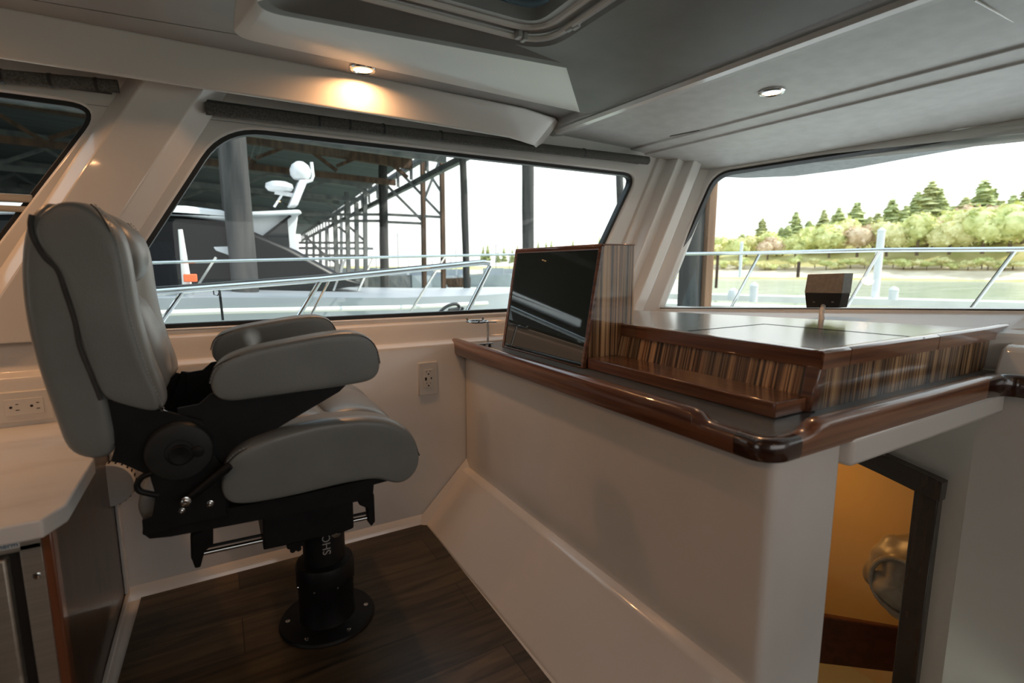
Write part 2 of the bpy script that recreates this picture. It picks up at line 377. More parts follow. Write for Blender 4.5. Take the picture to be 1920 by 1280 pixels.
# --- windscreen wall: reverse raked plane
Pa = Vector((1.87, 1.80, .80)); Pb = Vector((2.18, 1.80, 1.45)); Pc = Vector((2.46, .66, 1.52))
eu = (Pb-Pa).normalized(); nn = (Pc-Pb).cross(eu).normalized()
if nn.x > 0: nn = -nn
ev = eu.cross(nn).normalized()
if ev.y > 0: ev = -ev           # ev runs to starboard
nout = -nn
def W2D(u, v):
    p = PP(u, v, Pa, nn)-Pa; return (p.dot(ev), p.dot(eu))
hole = [W2D(1227, 577), W2D(1500, 579), W2D(1925, 583)]
e1 = W2D(1925, 583); e2 = W2D(1925, 219)
hole = [W2D(1222, 579), W2D(1500, 580), e1, (e1[0]+.50, e1[1]+.004), (e1[0]+.50, e2[1]+.012), e2, W2D(1700, 262), W2D(1480, 297), W2D(1338, 320)]
hole = rounded(hole, [.05, 0, 0, .06, .06, 0, 0, 0, .09], 8)
bm = NB()
lo = -.06
plate(bm, [(-.12, lo), (3.8, lo), (3.8, .86), (-.12, .86)], [hole, [(p[0]+2*(e1[0]+.57-p[0])+0, p[1]) for p in hole][::-1]], Pa, ev, eu, nout, .05)
struct(obj('wall_front', bm, 'gel', bevel=.006, ang=60))
def wsc(idx, H):
    bm = NB(); ring(bm, H, .012, Pa+nout*.012, ev, eu, nout, .03)
    w = struct(obj('window_%d' % idx, bm, 'rubber', bevel=.002, ang=50))
    bm = NB(); plate(bm, offset(H, -.006), [], Pa+nout*.03, ev, eu, nout, .004); obj('pane', bm, 'glass', w)
wsc(3, hole); wsc(4, [(p[0]+2*(e1[0]+.57-p[0]), p[1]) for p in hole][::-1])
# --- dash shelf in front of windscreen, beige band
bm = NB()
loft(bm, [[(1.40+(1.53-y)*.58, y, .705), (1.40+(1.53-y)*.58, y, min(zz-.035, .81)), (1.43+(1.53-y)*.60, y, min(zz-.03, .822)), (xx-.02, y, zz-.012), (xx+.02, y, zz+.004), (xx+.08, y, zz+.01), (xx+.08, y, .705)]
          for xx, y, zz in [(1.86, 1.89, .800)]+[tuple(PP(u_, v_, Pa, nn)) for u_, v_ in ((1300, 579.5), (1500, 580.5), (1700, 582), (1925, 584), (2300, 588))]])
struct(obj('trim_5', bm, 'gel', smooth=True, bevel=.008, ang=20))
# --- other sides of the cabin (behind the camera)
bm = NB()
SW = rounded([(-.3, .72), (1.9, .72), (2.2, 1.45), (-.3, 1.45)], .06)
plate(bm, [(-3, -.1), (3.1, -.1), (3.1, 1.64), (-3, 1.64)], [SW], (0, -1.90, 0), (1, 0, 0), (0, 0, 1), (0, -1, 0), .05)
struct(obj('wall_starboard', bm, 'gel'))
bm = NB()
plate(bm, [(-1.95, -.1), (1.95, -.1), (1.95, 1.64), (-1.95, 1.64)], [rounded([(-1.0, .6), (.0, .6), (.0, 1.45), (-1.0, 1.45)], .05)], (-3.0, 0, 0), (0, 1, 0), (0, 0, 1), (-1, 0, 0), .05)
struct(obj('wall_aft', bm, 'cabwood'))

# --- overhead: port valance, ceiling, hatch pan, forward overhead
bm = NB()
V = [(1.765, 1.496), (1.758, 1.500), (1.722, 1.600), (1.80, 1.64), (1.90, 1.64), (1.90, 1.56), (1.785, 1.515)]
loft(bm, [[(x+(.75*(z-1.5) if x > 1.1 else .4*(z-1.5) if x > 1 else 0), y+dy, z+dz) for y, z in V] for x, dy, dz in ((-3, -.03, 0), (-.4, -.01, 0), (.5, 0, 0), (1.02, .015, -.006), (1.15, .05, -.012), (1.2, .10, -.012))])
struct(obj('trim_9', bm, 'gelg', smooth=True, bevel=.006, ang=25, seg=3))
bm = NB()
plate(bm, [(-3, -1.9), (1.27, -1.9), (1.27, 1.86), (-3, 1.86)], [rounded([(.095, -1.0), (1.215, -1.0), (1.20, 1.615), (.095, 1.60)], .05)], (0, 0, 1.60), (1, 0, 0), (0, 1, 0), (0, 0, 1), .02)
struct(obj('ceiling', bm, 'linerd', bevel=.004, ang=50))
# hatch pan hanging below the ceiling
def rring(x0, x1, y0, y1, z, r, zf=None):
    return [(p[0], p[1], z if zf is None else zf(p)) for p in rounded([(x0, y0), (x1, y0), (x1, y1), (x0, y1)], r, 8)]
bm = NB()
def zo(p): return 1.600-.022*max(0, min(1, (p[0]-.9)/.35))
rings = [rring(.085, 1.27, -1.02, 1.625, 0, .06, lambda p: 1.606-.03*max(0, min(1, (p[0]-.9)/.35))),
         rring(.088, 1.262, -1.0, 1.605, 0, .06, lambda p: 1.594-.028*max(0, min(1, (p[0]-.9)/.35))),
         rring(.118, .975, -.90, 1.305, 0, .05, lambda p: 1.548+.032*max(0, min(1, (p[0]-.5)/.45))),
         rring(.135, .955, -.88, 1.285, 0, .05, lambda p: 1.550+.034*max(0, min(1, (p[0]-.5)/.45))),
         rring(.19, .83, .44, 1.25, 1.583, .10), rring(.20, .82, .45, 1.24, 1.590, .10)]
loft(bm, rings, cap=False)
pan = struct(obj('trim_10', bm, 'headshade', smooth=True, ang=14))
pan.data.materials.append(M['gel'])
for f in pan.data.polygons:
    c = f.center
    if (c.y > 1.315 and c.x < 1.08) or c.x < .128 or c.y < -.9: f.material_index = 1  # lighter rim faces: window light put into the colour
bm = NB(); loft(bm, [[(x+k, y, z) for x, z in ((1.262, 1.562), (1.270, 1.551), (1.292, 1.549), (1.298, 1.558), (1.29, 1.57))] for y, k in ((1.84, 0), (.6, .04), (-1.88, .12))])
struct(obj('trim_15', bm, 'gelg', smooth=True, ang=30))
hat = thing('roof_hatch', 'tinted overhead roof hatch with pale curved rail frame above the chair and counter', 'hatch', (.51, .85, 1.59))
bm = NB(); R0 = rring(.215, .805, .465, 1.225, 1.590, .10); tube(bm, R0, .008, 8, closed=True)
R1 = rring(.25, .77, .50, 1.19, 1.600, .09); tube(bm, R1, .009, 8, closed=True)
obj('frame', bm, 'gelg', hat, smooth=True)
bm = NB(); a = [(p[0], p[1]) for p in R0]; plate(bm, offset(a, .004), [offset([(p[0], p[1]) for p in R1], -.03)], (0, 0, 1.600), (1, 0, 0), (0, 1, 0), (0, 0, 1), .03)
obj('gasket', bm, 'linerd', hat)
bm = NB(); plate(bm, [(p[0], p[1]) for p in R1], [], (0, 0, 1.632), (1, 0, 0), (0, 1, 0), (0, 0, 1), .008)
obj('pane', bm, 'glassd', hat)
for (u, v) in ((972, 62), (982, 68), (1068, 48), (1080, 44)):
    bm = NB(); p = PZ(u, v, 1.592); box(bm, p.x-.006, p.x+.006, p.y-.012, p.y+.012, 1.580, 1.602); obj('clip', bm, 'linerd', hat, bevel=.002)
# forward overhead
bm = NB()
S = [(1.262, 1.572), (1.275, 1.560), (1.300, 1.556), (1.345, 1.562), (1.352, 1.566), (1.36, 1.566), (1.742, 1.556), (1.748, 1.548), (1.80, 1.546), (1.835, 1.543), (1.84, 1.535), (2.08, 1.515), (2.20, 1.486), (2.40, 1.49), (2.4, 1.62), (1.262, 1.62)]
loft(bm, [[(x+(.25 if x > 2.05 else .055 if x > 1.5 else .04)*(1.8-y)/1.2, y, z+(.02*(1.8-max(y, .3))/1.2 if x > 2.05 else 0)) for x, z in S] for y in (1.92, 1.1, .3, -1.9)])
struct(obj('trim_11', bm, 'liner', smooth=True, bevel=.003, ang=12))
# raised panel edges and seams on the forward overhead (thin bead)
def seam(u0, v0, u1, v1, z0, z1, r, mat, idx):
    bm = NB(); tube(bm, [PZ(u0, v0, z0), PZ(u1, v1, z1)], r, 6); return struct(obj('trim_%d' % idx, bm, mat, smooth=True))
seam(1256, 255, 1925, 121, 1.556, 1.549, .0022, 'rubber', 6)
seam(1828, 0, 1925, 54, 1.562, 1.562, .0022, 'gelg', 7)
# outer roof and brow
bm = NB(); plate(bm, [(-3.1, -2), (2.6, -2), (2.6, 2), (-3.1, 2)], [[(.15, .4), (.9, .4), (.9, 1.3), (.15, 1.3)]], (0, 0, 1.68), (1, 0, 0), (0, 1, 0), (0, 0, 1), .04)
struct(obj('trim_13', bm, 'whitem'))
bm = NB()
br = [(2.26, 2.0)]+[(p.x, p.y) for p in (PZ(1335, 334, 1.5), PZ(1400, 337, 1.5), PZ(1480, 334, 1.5), PZ(1590, 320, 1.5), PZ(1700, 300, 1.5), PZ(1925, 261, 1.5))]+[(2.9, -.5), (3.0, -2.0), (2.75, -2.0), (2.56, .3)]
plate(bm, br, [], (0, 0, 1.506), (1, 0, 0), (0, 1, 0), (0, 0, 1), .12)
struct(obj('trim_12', bm, 'brow', bevel=.02, ang=40))

# ================================================================ roller shades
def shade(label, pts, r, straps, strip):
    t = thing('roller_shade', label, 'window shade', pts[0], 'rolled fabric shades above the port windows')
    bm = NB(); tube(bm, pts, r, 16); obj('fabric_roll', bm, 'fabric', t, smooth=True)
    a, b = Vector(pts[0]), Vector(pts[-1])
    for s in straps:
        c = a.lerp(b, s); d = (b-a).normalized(); bm = NB(); tube(bm, [c-d*.004, c+d*.004], r+.0015, 16); obj('strap', bm, 'rubber', t, smooth=True)
    if strip:
        bm = NB(); q0 = a.lerp(b, strip[0]); q1 = a.lerp(b, strip[1])
        prism(bm, [q0+Vector((0, -r*.6, -r*1.0)), q0+Vector((0, -r*1.1, -r*.2)), q0+Vector((0, -r*.8, r*.6)), q0], q1-q0); obj('hem_bar', bm, 'fabric', t, bevel=.002)
    bm = NB(); box(bm, a.x, b.x-.02, YU-.03, YU-.001, a.z+r*.8, a.z+r*1.5); obj('headrail', bm, 'rubber', t)
    return t
A = PY(385, 203, YU-.035); B = PY(1214, 301, YU-.045)
shade('long rolled grey fabric shade above the big side window', [A, A.lerp(B, .5)+Vector((0, 0, -.002)), B], .0185, [.18, .235, .30, .42, .79], (.42, .72))
A2 = PY(-260, 120, YU-.03); B2 = PY(222, 162, YU-.03)
shade('dark rolled shade above the small aft side window, left edge', [A2, B2], .017, [.5, .7, .9], None)

# ================================================================ downlights
def downlight(label, p, tilt=(0, 0, 1), watt=3.0, group=True):
    t = thing('downlight', label, 'ceiling light', p, 'recessed warm downlights')
    p = Vector(p); ax = -Vector(tilt).normalized()
    bm = NB(); lathe(bm, p, ax, [(.040, -.004), (.040, .002), (.036, .006), (.029, .007), (.027, .003), (.027, -.004)], 40); obj('bezel', bm, 'chrome', t, smooth=True)
    bm = NB(); lathe(bm, p, ax, [(.0265, -.003), (.0265, .003), (.018, .0045), (.0001, .005)], 32); obj('lens', bm, 'lamp', t, smooth=True)
    L = bpy.data.lights.new('downlight_lamp', 'AREA'); L.shape = 'DISK'; L.size = .05; L.energy = watt; L.color = (1, .50, .22)
    L.spread = math.radians(170)
    o = bpy.data.objects.new('lamp', L); COL.objects.link(o); o.parent = t; o.location = ax*.009
    o.rotation_euler = ax.to_track_quat('-Z', 'Y').to_euler()
    return t
LW = 2.6
dl = downlight('lit warm round downlight above the big side window, throwing a glow on the valance', (PZ(683, 125, 1.598).x, 1.662, 1.598), watt=LW*1.0)
downlight('lit warm round downlight in the overhead panel near the windscreen', (PZ(1447, 172, 1.5585)), watt=LW*.5)
for x, y in ((-.75, 1.66), (-1.6, 1.0), (-.55, -.1), (.55, -1.3)):
    downlight('warm round downlight overhead behind the viewer, seen only as reflections in the glossy surfaces', (x, y, 1.598), watt=LW)

# ================================================================ helm base moulding (bulkhead, footrest, side), door wall
bm = NB()
HC = [(.84, 1.84), (.84, .535), (.855, .52), (1.055, .52), (1.09, .55), (1.09, 1.84)]
plate(bm, rounded([(.84, 1.822), (.84, .52), (1.06, .52), (1.06, 1.822)], [0, .022, .012, 0], 8), [], (0, 0, -1.3), (1, 0, 0), (0, 1, 0), (0, 0, 1), 1.975)
helm = thing('helm_cabinet', 'white moulded helm cabinet under the wood-trimmed counter, with sloping footrest', 'cabinet', (.95, 1.2, 0))
obj('body', bm, 'gel', helm, smooth=True, ang=30)
bm = NB()
loft(bm, [[(.655, y, -.02), (.650, y, .004), (.664, y, .018), (.80, y, .170), (.815, y, .192), (.838, y, .200), (.86, y, .200), (.86, y, -.02)] for y in (1.826, 1.0, .522)])
obj('footrest', bm, 'gelg', helm, smooth=True, bevel=.006, ang=20, seg=3)
bm = NB()  # end buttress where the footrest meets the port wall (diagonal)
loft(bm, [[(.60, 1.826, -.01), (.66, 1.79, .005), (.845, 1.79, .19), (.845, 1.826, .235)], [(.60, 1.8262, -.01), (.66, 1.8262, .005), (.845, 1.8262, .19), (.845, 1.8262, .235)]])
obj('corner_fillet', bm, 'gelg', helm)
# header beam under the counter, over the companionway
bm = NB(); box(bm, 1.06, 1.83, .50, .56, .608, .672); obj('header_beam', bm, 'gelg', helm, bevel=.012, seg=4)
# bulkhead right of companionway
bm = NB()
plate(bm, rounded([(.56, -1.3), (.56, .668), (-1.9, .668), (-1.9, -1.3)], [0, .02, 0, 0]), [], (1.85, 0, 0), (0, 1, 0), (0, 0, 1), (1, 0, 0), .3)
struct(obj('wall_front_lower', bm, 'gel', bevel=.01, ang=50, seg=3))
# door wall at X=2.2 with an opening
D = lambda u, v: (PX(u, v, 2.2).y, PX(u, v, 2.2).z)
d0 = D(1722, 914); d1 = D(1560, 846); d2 = D(1690, 1280)
bm = NB()
opening = [(d0[0]-.006, -1.25), (d0[0]-.006, d0[1]), (d1[0], d1[1]+.03), (1.6, d1[1]+.10), (1.6, -1.25)]
plate(bm, [(.50, -1.3), (.50, .66), (1.9, .66), (1.9, -1.3)], [opening], (2.2, 0, 0), (0, 1, 0), (0, 0, 1), (1, 0, 0), .05)
struct(obj('wall_companionway', bm, 'gel'))
dr = struct(thing('door_1', None, None, (2.19, .75, -1.2)))
# door frame: jamb and sloping header, facing aft
bm = NB()
j = [D(1722, 914), D(1775, 925)]
plate(bm, [(j[0][0], -1.25), (j[0][0], j[0][1]+.02), (j[0][0]-.075, j[0][1]+.02), (j[0][0]-.075, -1.25)], [], (2.165, 0, 0), (0, 1, 0), (0, 0, 1), (1, 0, 0), .05)
obj('jamb', bm, 'darkwood', dr, bevel=.004)
bm = NB()
hd = [D(1778, 900), D(1640, 838), D(1560, 815), D(1500, 800), D(1490, 850), D(1560, 858), D(1612, 862), D(1660, 884), D(1722, 914), D(1772, 936)]
plate(bm, hd, [], (2.155, 0, 0), (0, 1, 0), (0, 0, 1), (1, 0, 0), .06)
obj('header', bm, 'darkwood', dr, bevel=.004)
# forward cabin seen through the doorway
bm = NB()
box(bm, 3.05, 3.09, .3, 1.99, -1.6, .5); box(bm, 2.25, 3.05, 1.95, 1.99, -1.6, .5); box(bm, 2.25, 3.05, .3, .34, -1.6, .5); box(bm, 2.25, 3.09, .3, 1.99, .46, .5)
struct(obj('wall_cabin', bm, 'amber'))
bm = NB(); loft(bm, [[(2.26, y, .30), (2.7, y, .20), (3.06, y, .06), (3.06, y, .12), (2.7, y, .26), (2.26, y, .36)] for y in (.34, 1.95)]); struct(obj('trim_8', bm, 'amber', smooth=True))
bm = NB(); box(bm, .9, 3.1, .3, 2.0, -1.65, -1.6); struct(obj('floor_cabin', bm, 'amber'))
bm = NB(); q1 = PX(1480, 1171, 2.5); q2 = PX(1760, 1163, 3.03); hexa(bm, [(q1.x, q1.y, -1.07), (q2.x, q2.y, -1.07), (q2.x, q2.y+.03, -1.07), (q1.x+.03, q1.y+.03, -1.07)], [(q1.x, q1.y, -.79), (q2.x, q2.y, -.83), (q2.x, q2.y+.03, -.83), (q1.x+.03, q1.y+.03, -.79)])
tag(obj('berth_board', bm, 'berth', bevel=.006), 'dark red wooden board low down inside the amber-lit doorway', 'board')
bm = NB(); c = PX(1713, 1085, 2.72)
segs = 40; ringsn = 18; rr = []
rnd = random.Random(3)
for i in range(ringsn+1):
    th_ = math.pi*i/ringsn; row = []
    for k in range(segs):
        ph = 2*math.pi*k/segs
        w = 1+.20*mnoise.noise(Vector((2.2*math.cos(th_), 2.2*math.sin(th_)*math.cos(ph), 2.2*math.sin(th_)*math.sin(ph))))+.12*abs(mnoise.noise(Vector((6*math.cos(th_), 6*math.sin(th_)*math.cos(ph), 6*math.sin(th_)*math.sin(ph)))))
        row.append((c.x+.15*w*math.cos(th_), c.y+.185*w*math.sin(th_)*math.cos(ph), c.z+.20*w*math.sin(th_)*math.sin(ph)))
    rr.append(row)
loft(bm, rr, cap=True)
bag = thing('wrapped_bundle', 'crumpled cloudy plastic-wrapped round bundle inside the amber-lit doorway', 'bundle', c)
obj('wrap', bm, 'plasticwrap', bag, sub=1)
bm = NB(); tube(bm, [(c.x-.13+.0*k, c.y+.12*math.cos(k*math.pi/12), c.z+.13*math.sin(k*math.pi/12)) for k in range(24)], .012, 8, closed=True)
obj('rim', bm, 'plasticwrap', bag, smooth=True)
cl = bpy.data.lights.new('cabin_lamp', 'AREA'); cl.energy = 1.6; cl.color = (1, .45, .08); cl.shape = 'DISK'; cl.size = .12
o = bpy.data.objects.new('cabin_lamp', cl); COL.objects.link(o); o.location = (2.55, 1.55, .12)
ck = thing('cabin_light', 'small warm cabin light hidden inside the forward doorway', 'ceiling light', (2.55, 1.55, .16))
bm = NB(); lathe(bm, (2.55, 1.55, .165), (0, 0, -1), [(.06, 0), (.06, .03), (.05, .035), (.0001, .036)], 24); obj('lens', bm, 'lamp', ck, smooth=True)

# ================================================================ helm counter
ct = thing('helm_countertop', 'charcoal laminate countertop with varnished mahogany edge, carrying the console', 'countertop', (.95, 1.2, .68))
bm = NB()
outl = [(.80, .535), (.835, .505), (1.81, .505), (1.81, -1.88), (1.95, -1.88), (1.95, .6), (1.84, .9), (1.86, 1.824), (.80, 1.824)]
plate(bm, outl, [], (0, 0, .676), (1, 0, 0), (0, 1, 0), (0, 0, 1), .026)
obj('surface', bm, 'laminate', ct)
# mahogany edge: section swept along a path, lip height varies
def edge(name, path, mat, hs, w=.036, z0=.662):
    bm = NB(); P = [Vector((p[0], p[1], 0)) for p in path]; R = []
    for i, p in enumerate(P):
        a = (P[i]-P[i-1]).normalized() if i else (P[1]-P[0]).normalized(); b = (P[i+1]-P[i]).normalized() if i < len(P)-1 else a
        d = (a+b).normalized(); nrm = Vector((-d.y, d.x, 0)); k = 1/max(.5, nrm.dot(Vector((-a.y, a.x, 0))))
        h = hs[i]; r = .008; top = .7025+h
        sec = [(0+.004, z0), (0, z0+r), (-.001, top-r), (.003, top-.003), (r, top), (w-.012, top), (w-.005, top-.003), (w-.001, .7025 if h < .003 else top-.009), (w, .698), (w, z0)]
        R.append([p+nrm*k*(s)+Vector((0, 0, z)) for s, z in sec])
    loft(bm, R); return obj(name, bm, mat, ct, smooth=True, ang=50)
LIP = .020
# path order: outer side must be on the left-handed side; nrm points inward
pa = [(.797, 1.86), (.797, 1.3), (.797, .72), (.797, .676), (.797, .662), (.797, .650), (.797, .636), (.797, .60), (.797, .575)]
edge('edge_trim', pa, 'mahog_y', [LIP, LIP, LIP, LIP, .015, .006, .001, .001, .001])
cr_ = [(.797, .575)]+[(.852-.055*math.cos(t), .548-.048*math.sin(t)) for t in [i*math.pi/2/8 for i in range(9)]]+[(.885, .500)]
edge('edge_corner', cr_, 'mahog_c', [.001]*len(cr_))
pb = [(.885, .500), (.90, .500), (.918, .500), (.932, .500), (.946, .500), (.97, .500), (1.3, .500), (1.70, .500)]
edge('edge_trim', pb, 'mahog_x', [.001, .001, .004, .014, LIP, LIP, LIP, LIP])
pc = [(1.70, .500), (1.755, .497)]+[(1.775+.03*math.sin(t), .467+.03*math.cos(t)) for t in [i*math.pi/2/6 for i in range(7)]]+[(1.805, .40), (1.805, -1.85)]
edge('edge_trim', pc, 'mahog_c', [LIP, LIP]+[LIP*.9]*7+[LIP*.8]*2)

# ================================================================ console (chart box)
cs = thing('chart_console', 'low zebrawood-sided console with dark laminate top and mahogany edging on the counter', 'console', (1.4, .9, .702))
x0, y0 = 1.052, .588
bm = NB()
prism(bm, [(x0+.012, y0, .702), (x0+.030, y0-.004, .800), (2.05, y0-.004, .800), (1.93, y0, .702)], (0, .010, 0)); obj('side_panel', bm, 'zebra_x', cs)
bm = NB()
prism(bm, [(x0, y0+.02, .702), (x0+.022, y0+.02, .800), (x0+.034, y0+.02, .800), (x0+.012, y0+.02, .702)], (0, 1.16, 0)); obj('front_panel', bm, 'zebra_y', cs)
bm = NB()
hexa(bm, [(x0-.006, y0-.006, .702), (x0+.022, y0-.006, .702), (x0+.022, y0+.020, .702), (x0-.006, y0+.020, .702)],
     [(x0+.012, y0-.012, .800), (x0+.040, y0-.012, .800), (x0+.040, y0+.020, .800), (x0+.012, y0+.020, .800)]); obj('corner_post', bm, 'mahog_y', cs, bevel=.004)
# top with slanted back edge
bm = NB()
bk0 = PZ(1190, 581, .83); bk1 = (1.90, .60)
plate(bm, [(x0+.04, y0+.005), (bk1[0], y0+.005), (bk1[0], bk1[1]+.01), (bk0.x, bk0.y), (bk0.x-.05, 1.74), (x0+.04, 1.74)], [], (0, 0, .795), (1, 0, 0), (0, 1, 0), (0, 0, 1), .034)
obj('top', bm, 'lamtop', cs)
for a, b in (((1270, 622), (1433, 607)), ((1433, 607), (1735, 633))):
    bm = NB(); p = PZ(*a, .8295); q = PZ(*b, .8295); d = (q-p).normalized()
    if a[0] == 1270: q = q
    bar(bm, p, q, .0016, .0008); obj('lid_seam', bm, 'slot', cs)
bm = NB()
loft(bm, [[(x0+.012, y, .794), (x0+.010, y, .826), (x0+.014, y, .8305), (x0+.024, y, .8315), (x0+.045, y, .8305), (x0+.045, y, .794)] for y in (y0-.012, 1.176)])
obj('front_edge', bm, 'mahog_y', cs, smooth=True, ang=40)
xs = [x0+.013, 1.168, 1.171, 1.585, 1.588, 2.10]
for xa, xb in ((xs[0], xs[1]), (xs[2], xs[3]), (xs[4], xs[5])):
    bm = NB()
    loft(bm, [[(x, y0-.014, .793), (x+ (.035 if x > 2 else 0), y0-.016, .827+kk), (x+ (.035 if x > 2 else 0), y0-.010, .8315+kk), (x+(.035 if x > 2 else 0), y0+.008, .8315+kk), (x, y0+.012, .829), (x, y0+.012, .793)] for x, kk in ((xa, 0), (min(xb, 1.9), 0), (xb, 0 if xb < 2 else .004))])
    obj('side_edge', bm, 'mahog_x', cs, smooth=True, ang=40)
# ledge at foot of console front
bm = NB(); box(bm, .944, x0+.006, .594, 1.187, .7022, .7345); obj('ledge', bm, 'mahog_y', cs, bevel=.0035, seg=3)
bm = NB(); box(bm, .947, x0-.004, .5925, .5945, .7045, .7325); obj('ledge_end', bm, 'mahog_x', cs)
# dash moulding starboard of the console
bm = NB()
q = [PX(1842, 706, 1.90), PX(1860, 656, 1.93)]
loft(bm, [[(1.87, y, .7022), (1.89, y, .745), (1.905, y, .775), (1.93, y, .785), (2.06, y, .79), (2.06, y, .7022)] for y in (.545, .50, -1.85)])
tag(obj('dash_moulding', bm, 'gelg', smooth=True, bevel=.008, ang=20), 'glossy white dash moulding on the dark counter at the right edge, beside the console', 'dash')

# ================================================================ display pod
pod = thing('display_pod', 'tall zebrawood pod with black glass display standing on the counter', 'display', (1.0, 1.42, .702))
ya, yb = 1.190, 1.690
SX = lambda z: .935+(z-.702)*.165
zt = 1.065
prf = [(SX(.702)+.006, .7022), (SX(zt)+.006, zt), (1.118, zt+.003), (1.128, .7022)]
bm = NB(); prism(bm, [(p[0], ya, p[1]) for p in prf], (0, .012, 0)); obj('side_panel', bm, 'zebra_x', pod)
bm = NB(); prism(bm, [(p[0], yb-.012, p[1]) for p in prf], (0, .012, 0)); obj('side_panel', bm, 'zebra_x', pod)
bm = NB(); prism(bm, [(SX(.702)+.012, ya+.012, .704), (SX(zt)+.012, ya+.012, zt-.004), (1.112, ya+.012, zt-.002), (1.120, ya+.012, .704)], (0, yb-ya-.024, 0)); obj('casing', bm, 'zebra_x', pod)
bm = NB(); prism(bm, [(SX(zt)-.003, ya-.002, zt), (SX(zt)-.003, yb+.002, zt), (1.121, yb+.002, zt+.002), (1.121, ya-.002, zt+.002)], (0, 0, .0045)); obj('top_cap', bm, 'mahog_x', pod, bevel=.0015)
# mahogany frame around the screen on the raked face
e1_ = Vector((0, -1, 0)); e2_ = Vector((.165, 0, 1)).normalized(); nf = e1_.cross(e2_)
if nf.x > 0: nf = -nf
Hh = (zt-.702)/e2_.z
o0 = Vector((SX(.702), yb, .702))
fw = .013
bm = NB(); plate(bm, [(0, 0), (yb-ya, 0), (yb-ya, Hh), (0, Hh)], [[(fw, .004), (yb-ya-fw, .004), (yb-ya-fw, Hh-fw), (fw, Hh-fw)]], o0-nf*.008, e1_, e2_, nf, .013)
obj('screen_frame', bm, 'mahog_y', pod, bevel=.0025)
bm = NB(); plate(bm, [(fw, .003), (yb-ya-fw, .003), (yb-ya-fw, Hh-fw), (fw, Hh-fw)], [], o0-nf*.010, e1_, e2_, nf, .011)
obj('screen', bm, 'screen', pod)

# chrome drink holder beside the pod
p = Vector((.862, 1.735, .7025))
dh = thing('drink_holder', 'polished steel folding drink holder on the counter end, left of the display pod', 'drink holder', p)
hx, hz = p.x+.022, .797
bm = NB(); box(bm, p.x-.028, p.x+.040, p.y-.030, p.y+.038, .7125, .7175); obj('base_plate', bm, 'chrome', dh, bevel=.002)
for dy in (-.02, .026):
    for dx in (-.018, .03):
        bm = NB(); cyl(bm, (p.x+dx, p.y+dy, .7022), (p.x+dx, p.y+dy, .7128), .005, 12); obj('foot', bm, 'rubber', dh, smooth=True)
bm = NB(); cyl(bm, (hx, p.y-.02, .715), (hx, p.y-.02, hz), .0042, 14); obj('post', bm, 'chrome', dh, smooth=True)
bm = NB(); cc = Vector((hx-.028, p.y+.012, hz)); tube(bm, [cc+Vector((.040*math.cos(t), .040*math.sin(t), 0)) for t in [k*2*math.pi/32 for k in range(32)]], .0035, 8, closed=True); obj('ring', bm, 'chrome', dh, smooth=True)
for t in (.6, 2.2, 4.4):
    bm = NB(); cyl(bm, cc+Vector((.040*math.cos(t), .040*math.sin(t), 0)), cc+Vector((.046*math.cos(t), .046*math.sin(t), .010)), .0035, 8); obj('finger', bm, 'chrome', dh, smooth=True)
bm = NB(); bar(bm, (hx-.01, p.y-.02, hz), (hx+.03, p.y-.035, hz), .008, .005); obj('bracket', bm, 'chrome', dh, bevel=.001)

# instrument box on the dash in front of the windscreen
ins = thing('instrument_box', 'taupe instrument box on a short white stalk on the dash at the windscreen', 'instrument', (1.83, 1.0, .82))
xf = 1.80
F = [PX(1514, 514, xf), PX(1583, 512, xf), PX(1578, 550, xf-.02), PX(1508, 549, xf-.02)]
bot = [PX(1511, 577, xf+.01), PX(1572, 577, xf+.01)]
dx = Vector((.052, 0, 0))
bm = NB(); vs = [bm.verts.new(v) for v in F]; vb = [bm.verts.new(v+dx*1.1) for v in F]
bm.faces.new(vs); bm.faces.new(vb[::-1])
for i in range(4): bm.faces.new((vs[i], vs[(i+1) % 4], vb[(i+1) % 4], vb[i]))
obj('face_panel', bm, 'box', ins, bevel=.002)
bm = NB(); q = [F[3], F[2], bot[1], bot[0]]; q = [v+Vector((.002, 0, 0)) for v in q]; vs = [bm.verts.new(v) for v in q]; vb = [bm.verts.new(v+dx*1.0) for v in q]
bm.faces.new(vs); bm.faces.new(vb[::-1])
for i in range(4): bm.faces.new((vs[i], vs[(i+1) % 4], vb[(i+1) % 4], vb[i]))
obj('underside', bm, 'blackp', ins, bevel=.002)
for uu in (1525, 1560):
    bm = NB(); c = PX(uu, 566, xf-.008); cyl(bm, c, c+Vector((.01, 0, 0)), .003, 10); obj('screw', bm, 'box', ins)
bm = NB(); a = PX(1541, 573, xf); b = PX(1537, 600, xf-.05); b.z = a.z-.055; b.x = xf-.035; tube(bm, [a+Vector((.01, 0, 0)), (a+b)/2+Vector((-.004, 0, .004)), b], [.008, .0085, .010], 12); obj('stalk', bm, 'whitep', ins, smooth=True)

# ================================================================ outlets
def duplex(bm, cx, cz, s, vert, y):
    for dx_, dz_, w, h in ((-.22, .12, .05, .20), (.2, .12, .05, .15)):
        a, b = (dx_, dz_) if vert else (dz_, dx_)
        ww, hh = (w, h) if vert else (h, w)
        box(bm, cx+a*s-ww*s/2, cx+a*s+ww*s/2, y-.0005, y+.001, cz+b*s-hh*s/2, cz+b*s+hh*s/2)
    a, b = (0, -.17) if vert else (-.22, 0)
    cyl(bm, (cx+a*s, y-.0005, cz+b*s), (cx+a*s, y+.001, cz+b*s), .09*s, 10)
P0 = PY(785, 679, YW-.004); P1 = PY(820, 740, YW-.004)
ou = thing('power_outlet', 'white power outlet plate with usb ports on the port wall between chair and counter', 'outlet', ((P0.x+P1.x)/2, YW, P1.z))
cx, cz = (P0.x+P1.x)/2, (PY(802, 709, YW).z); w, h = .0385, .064
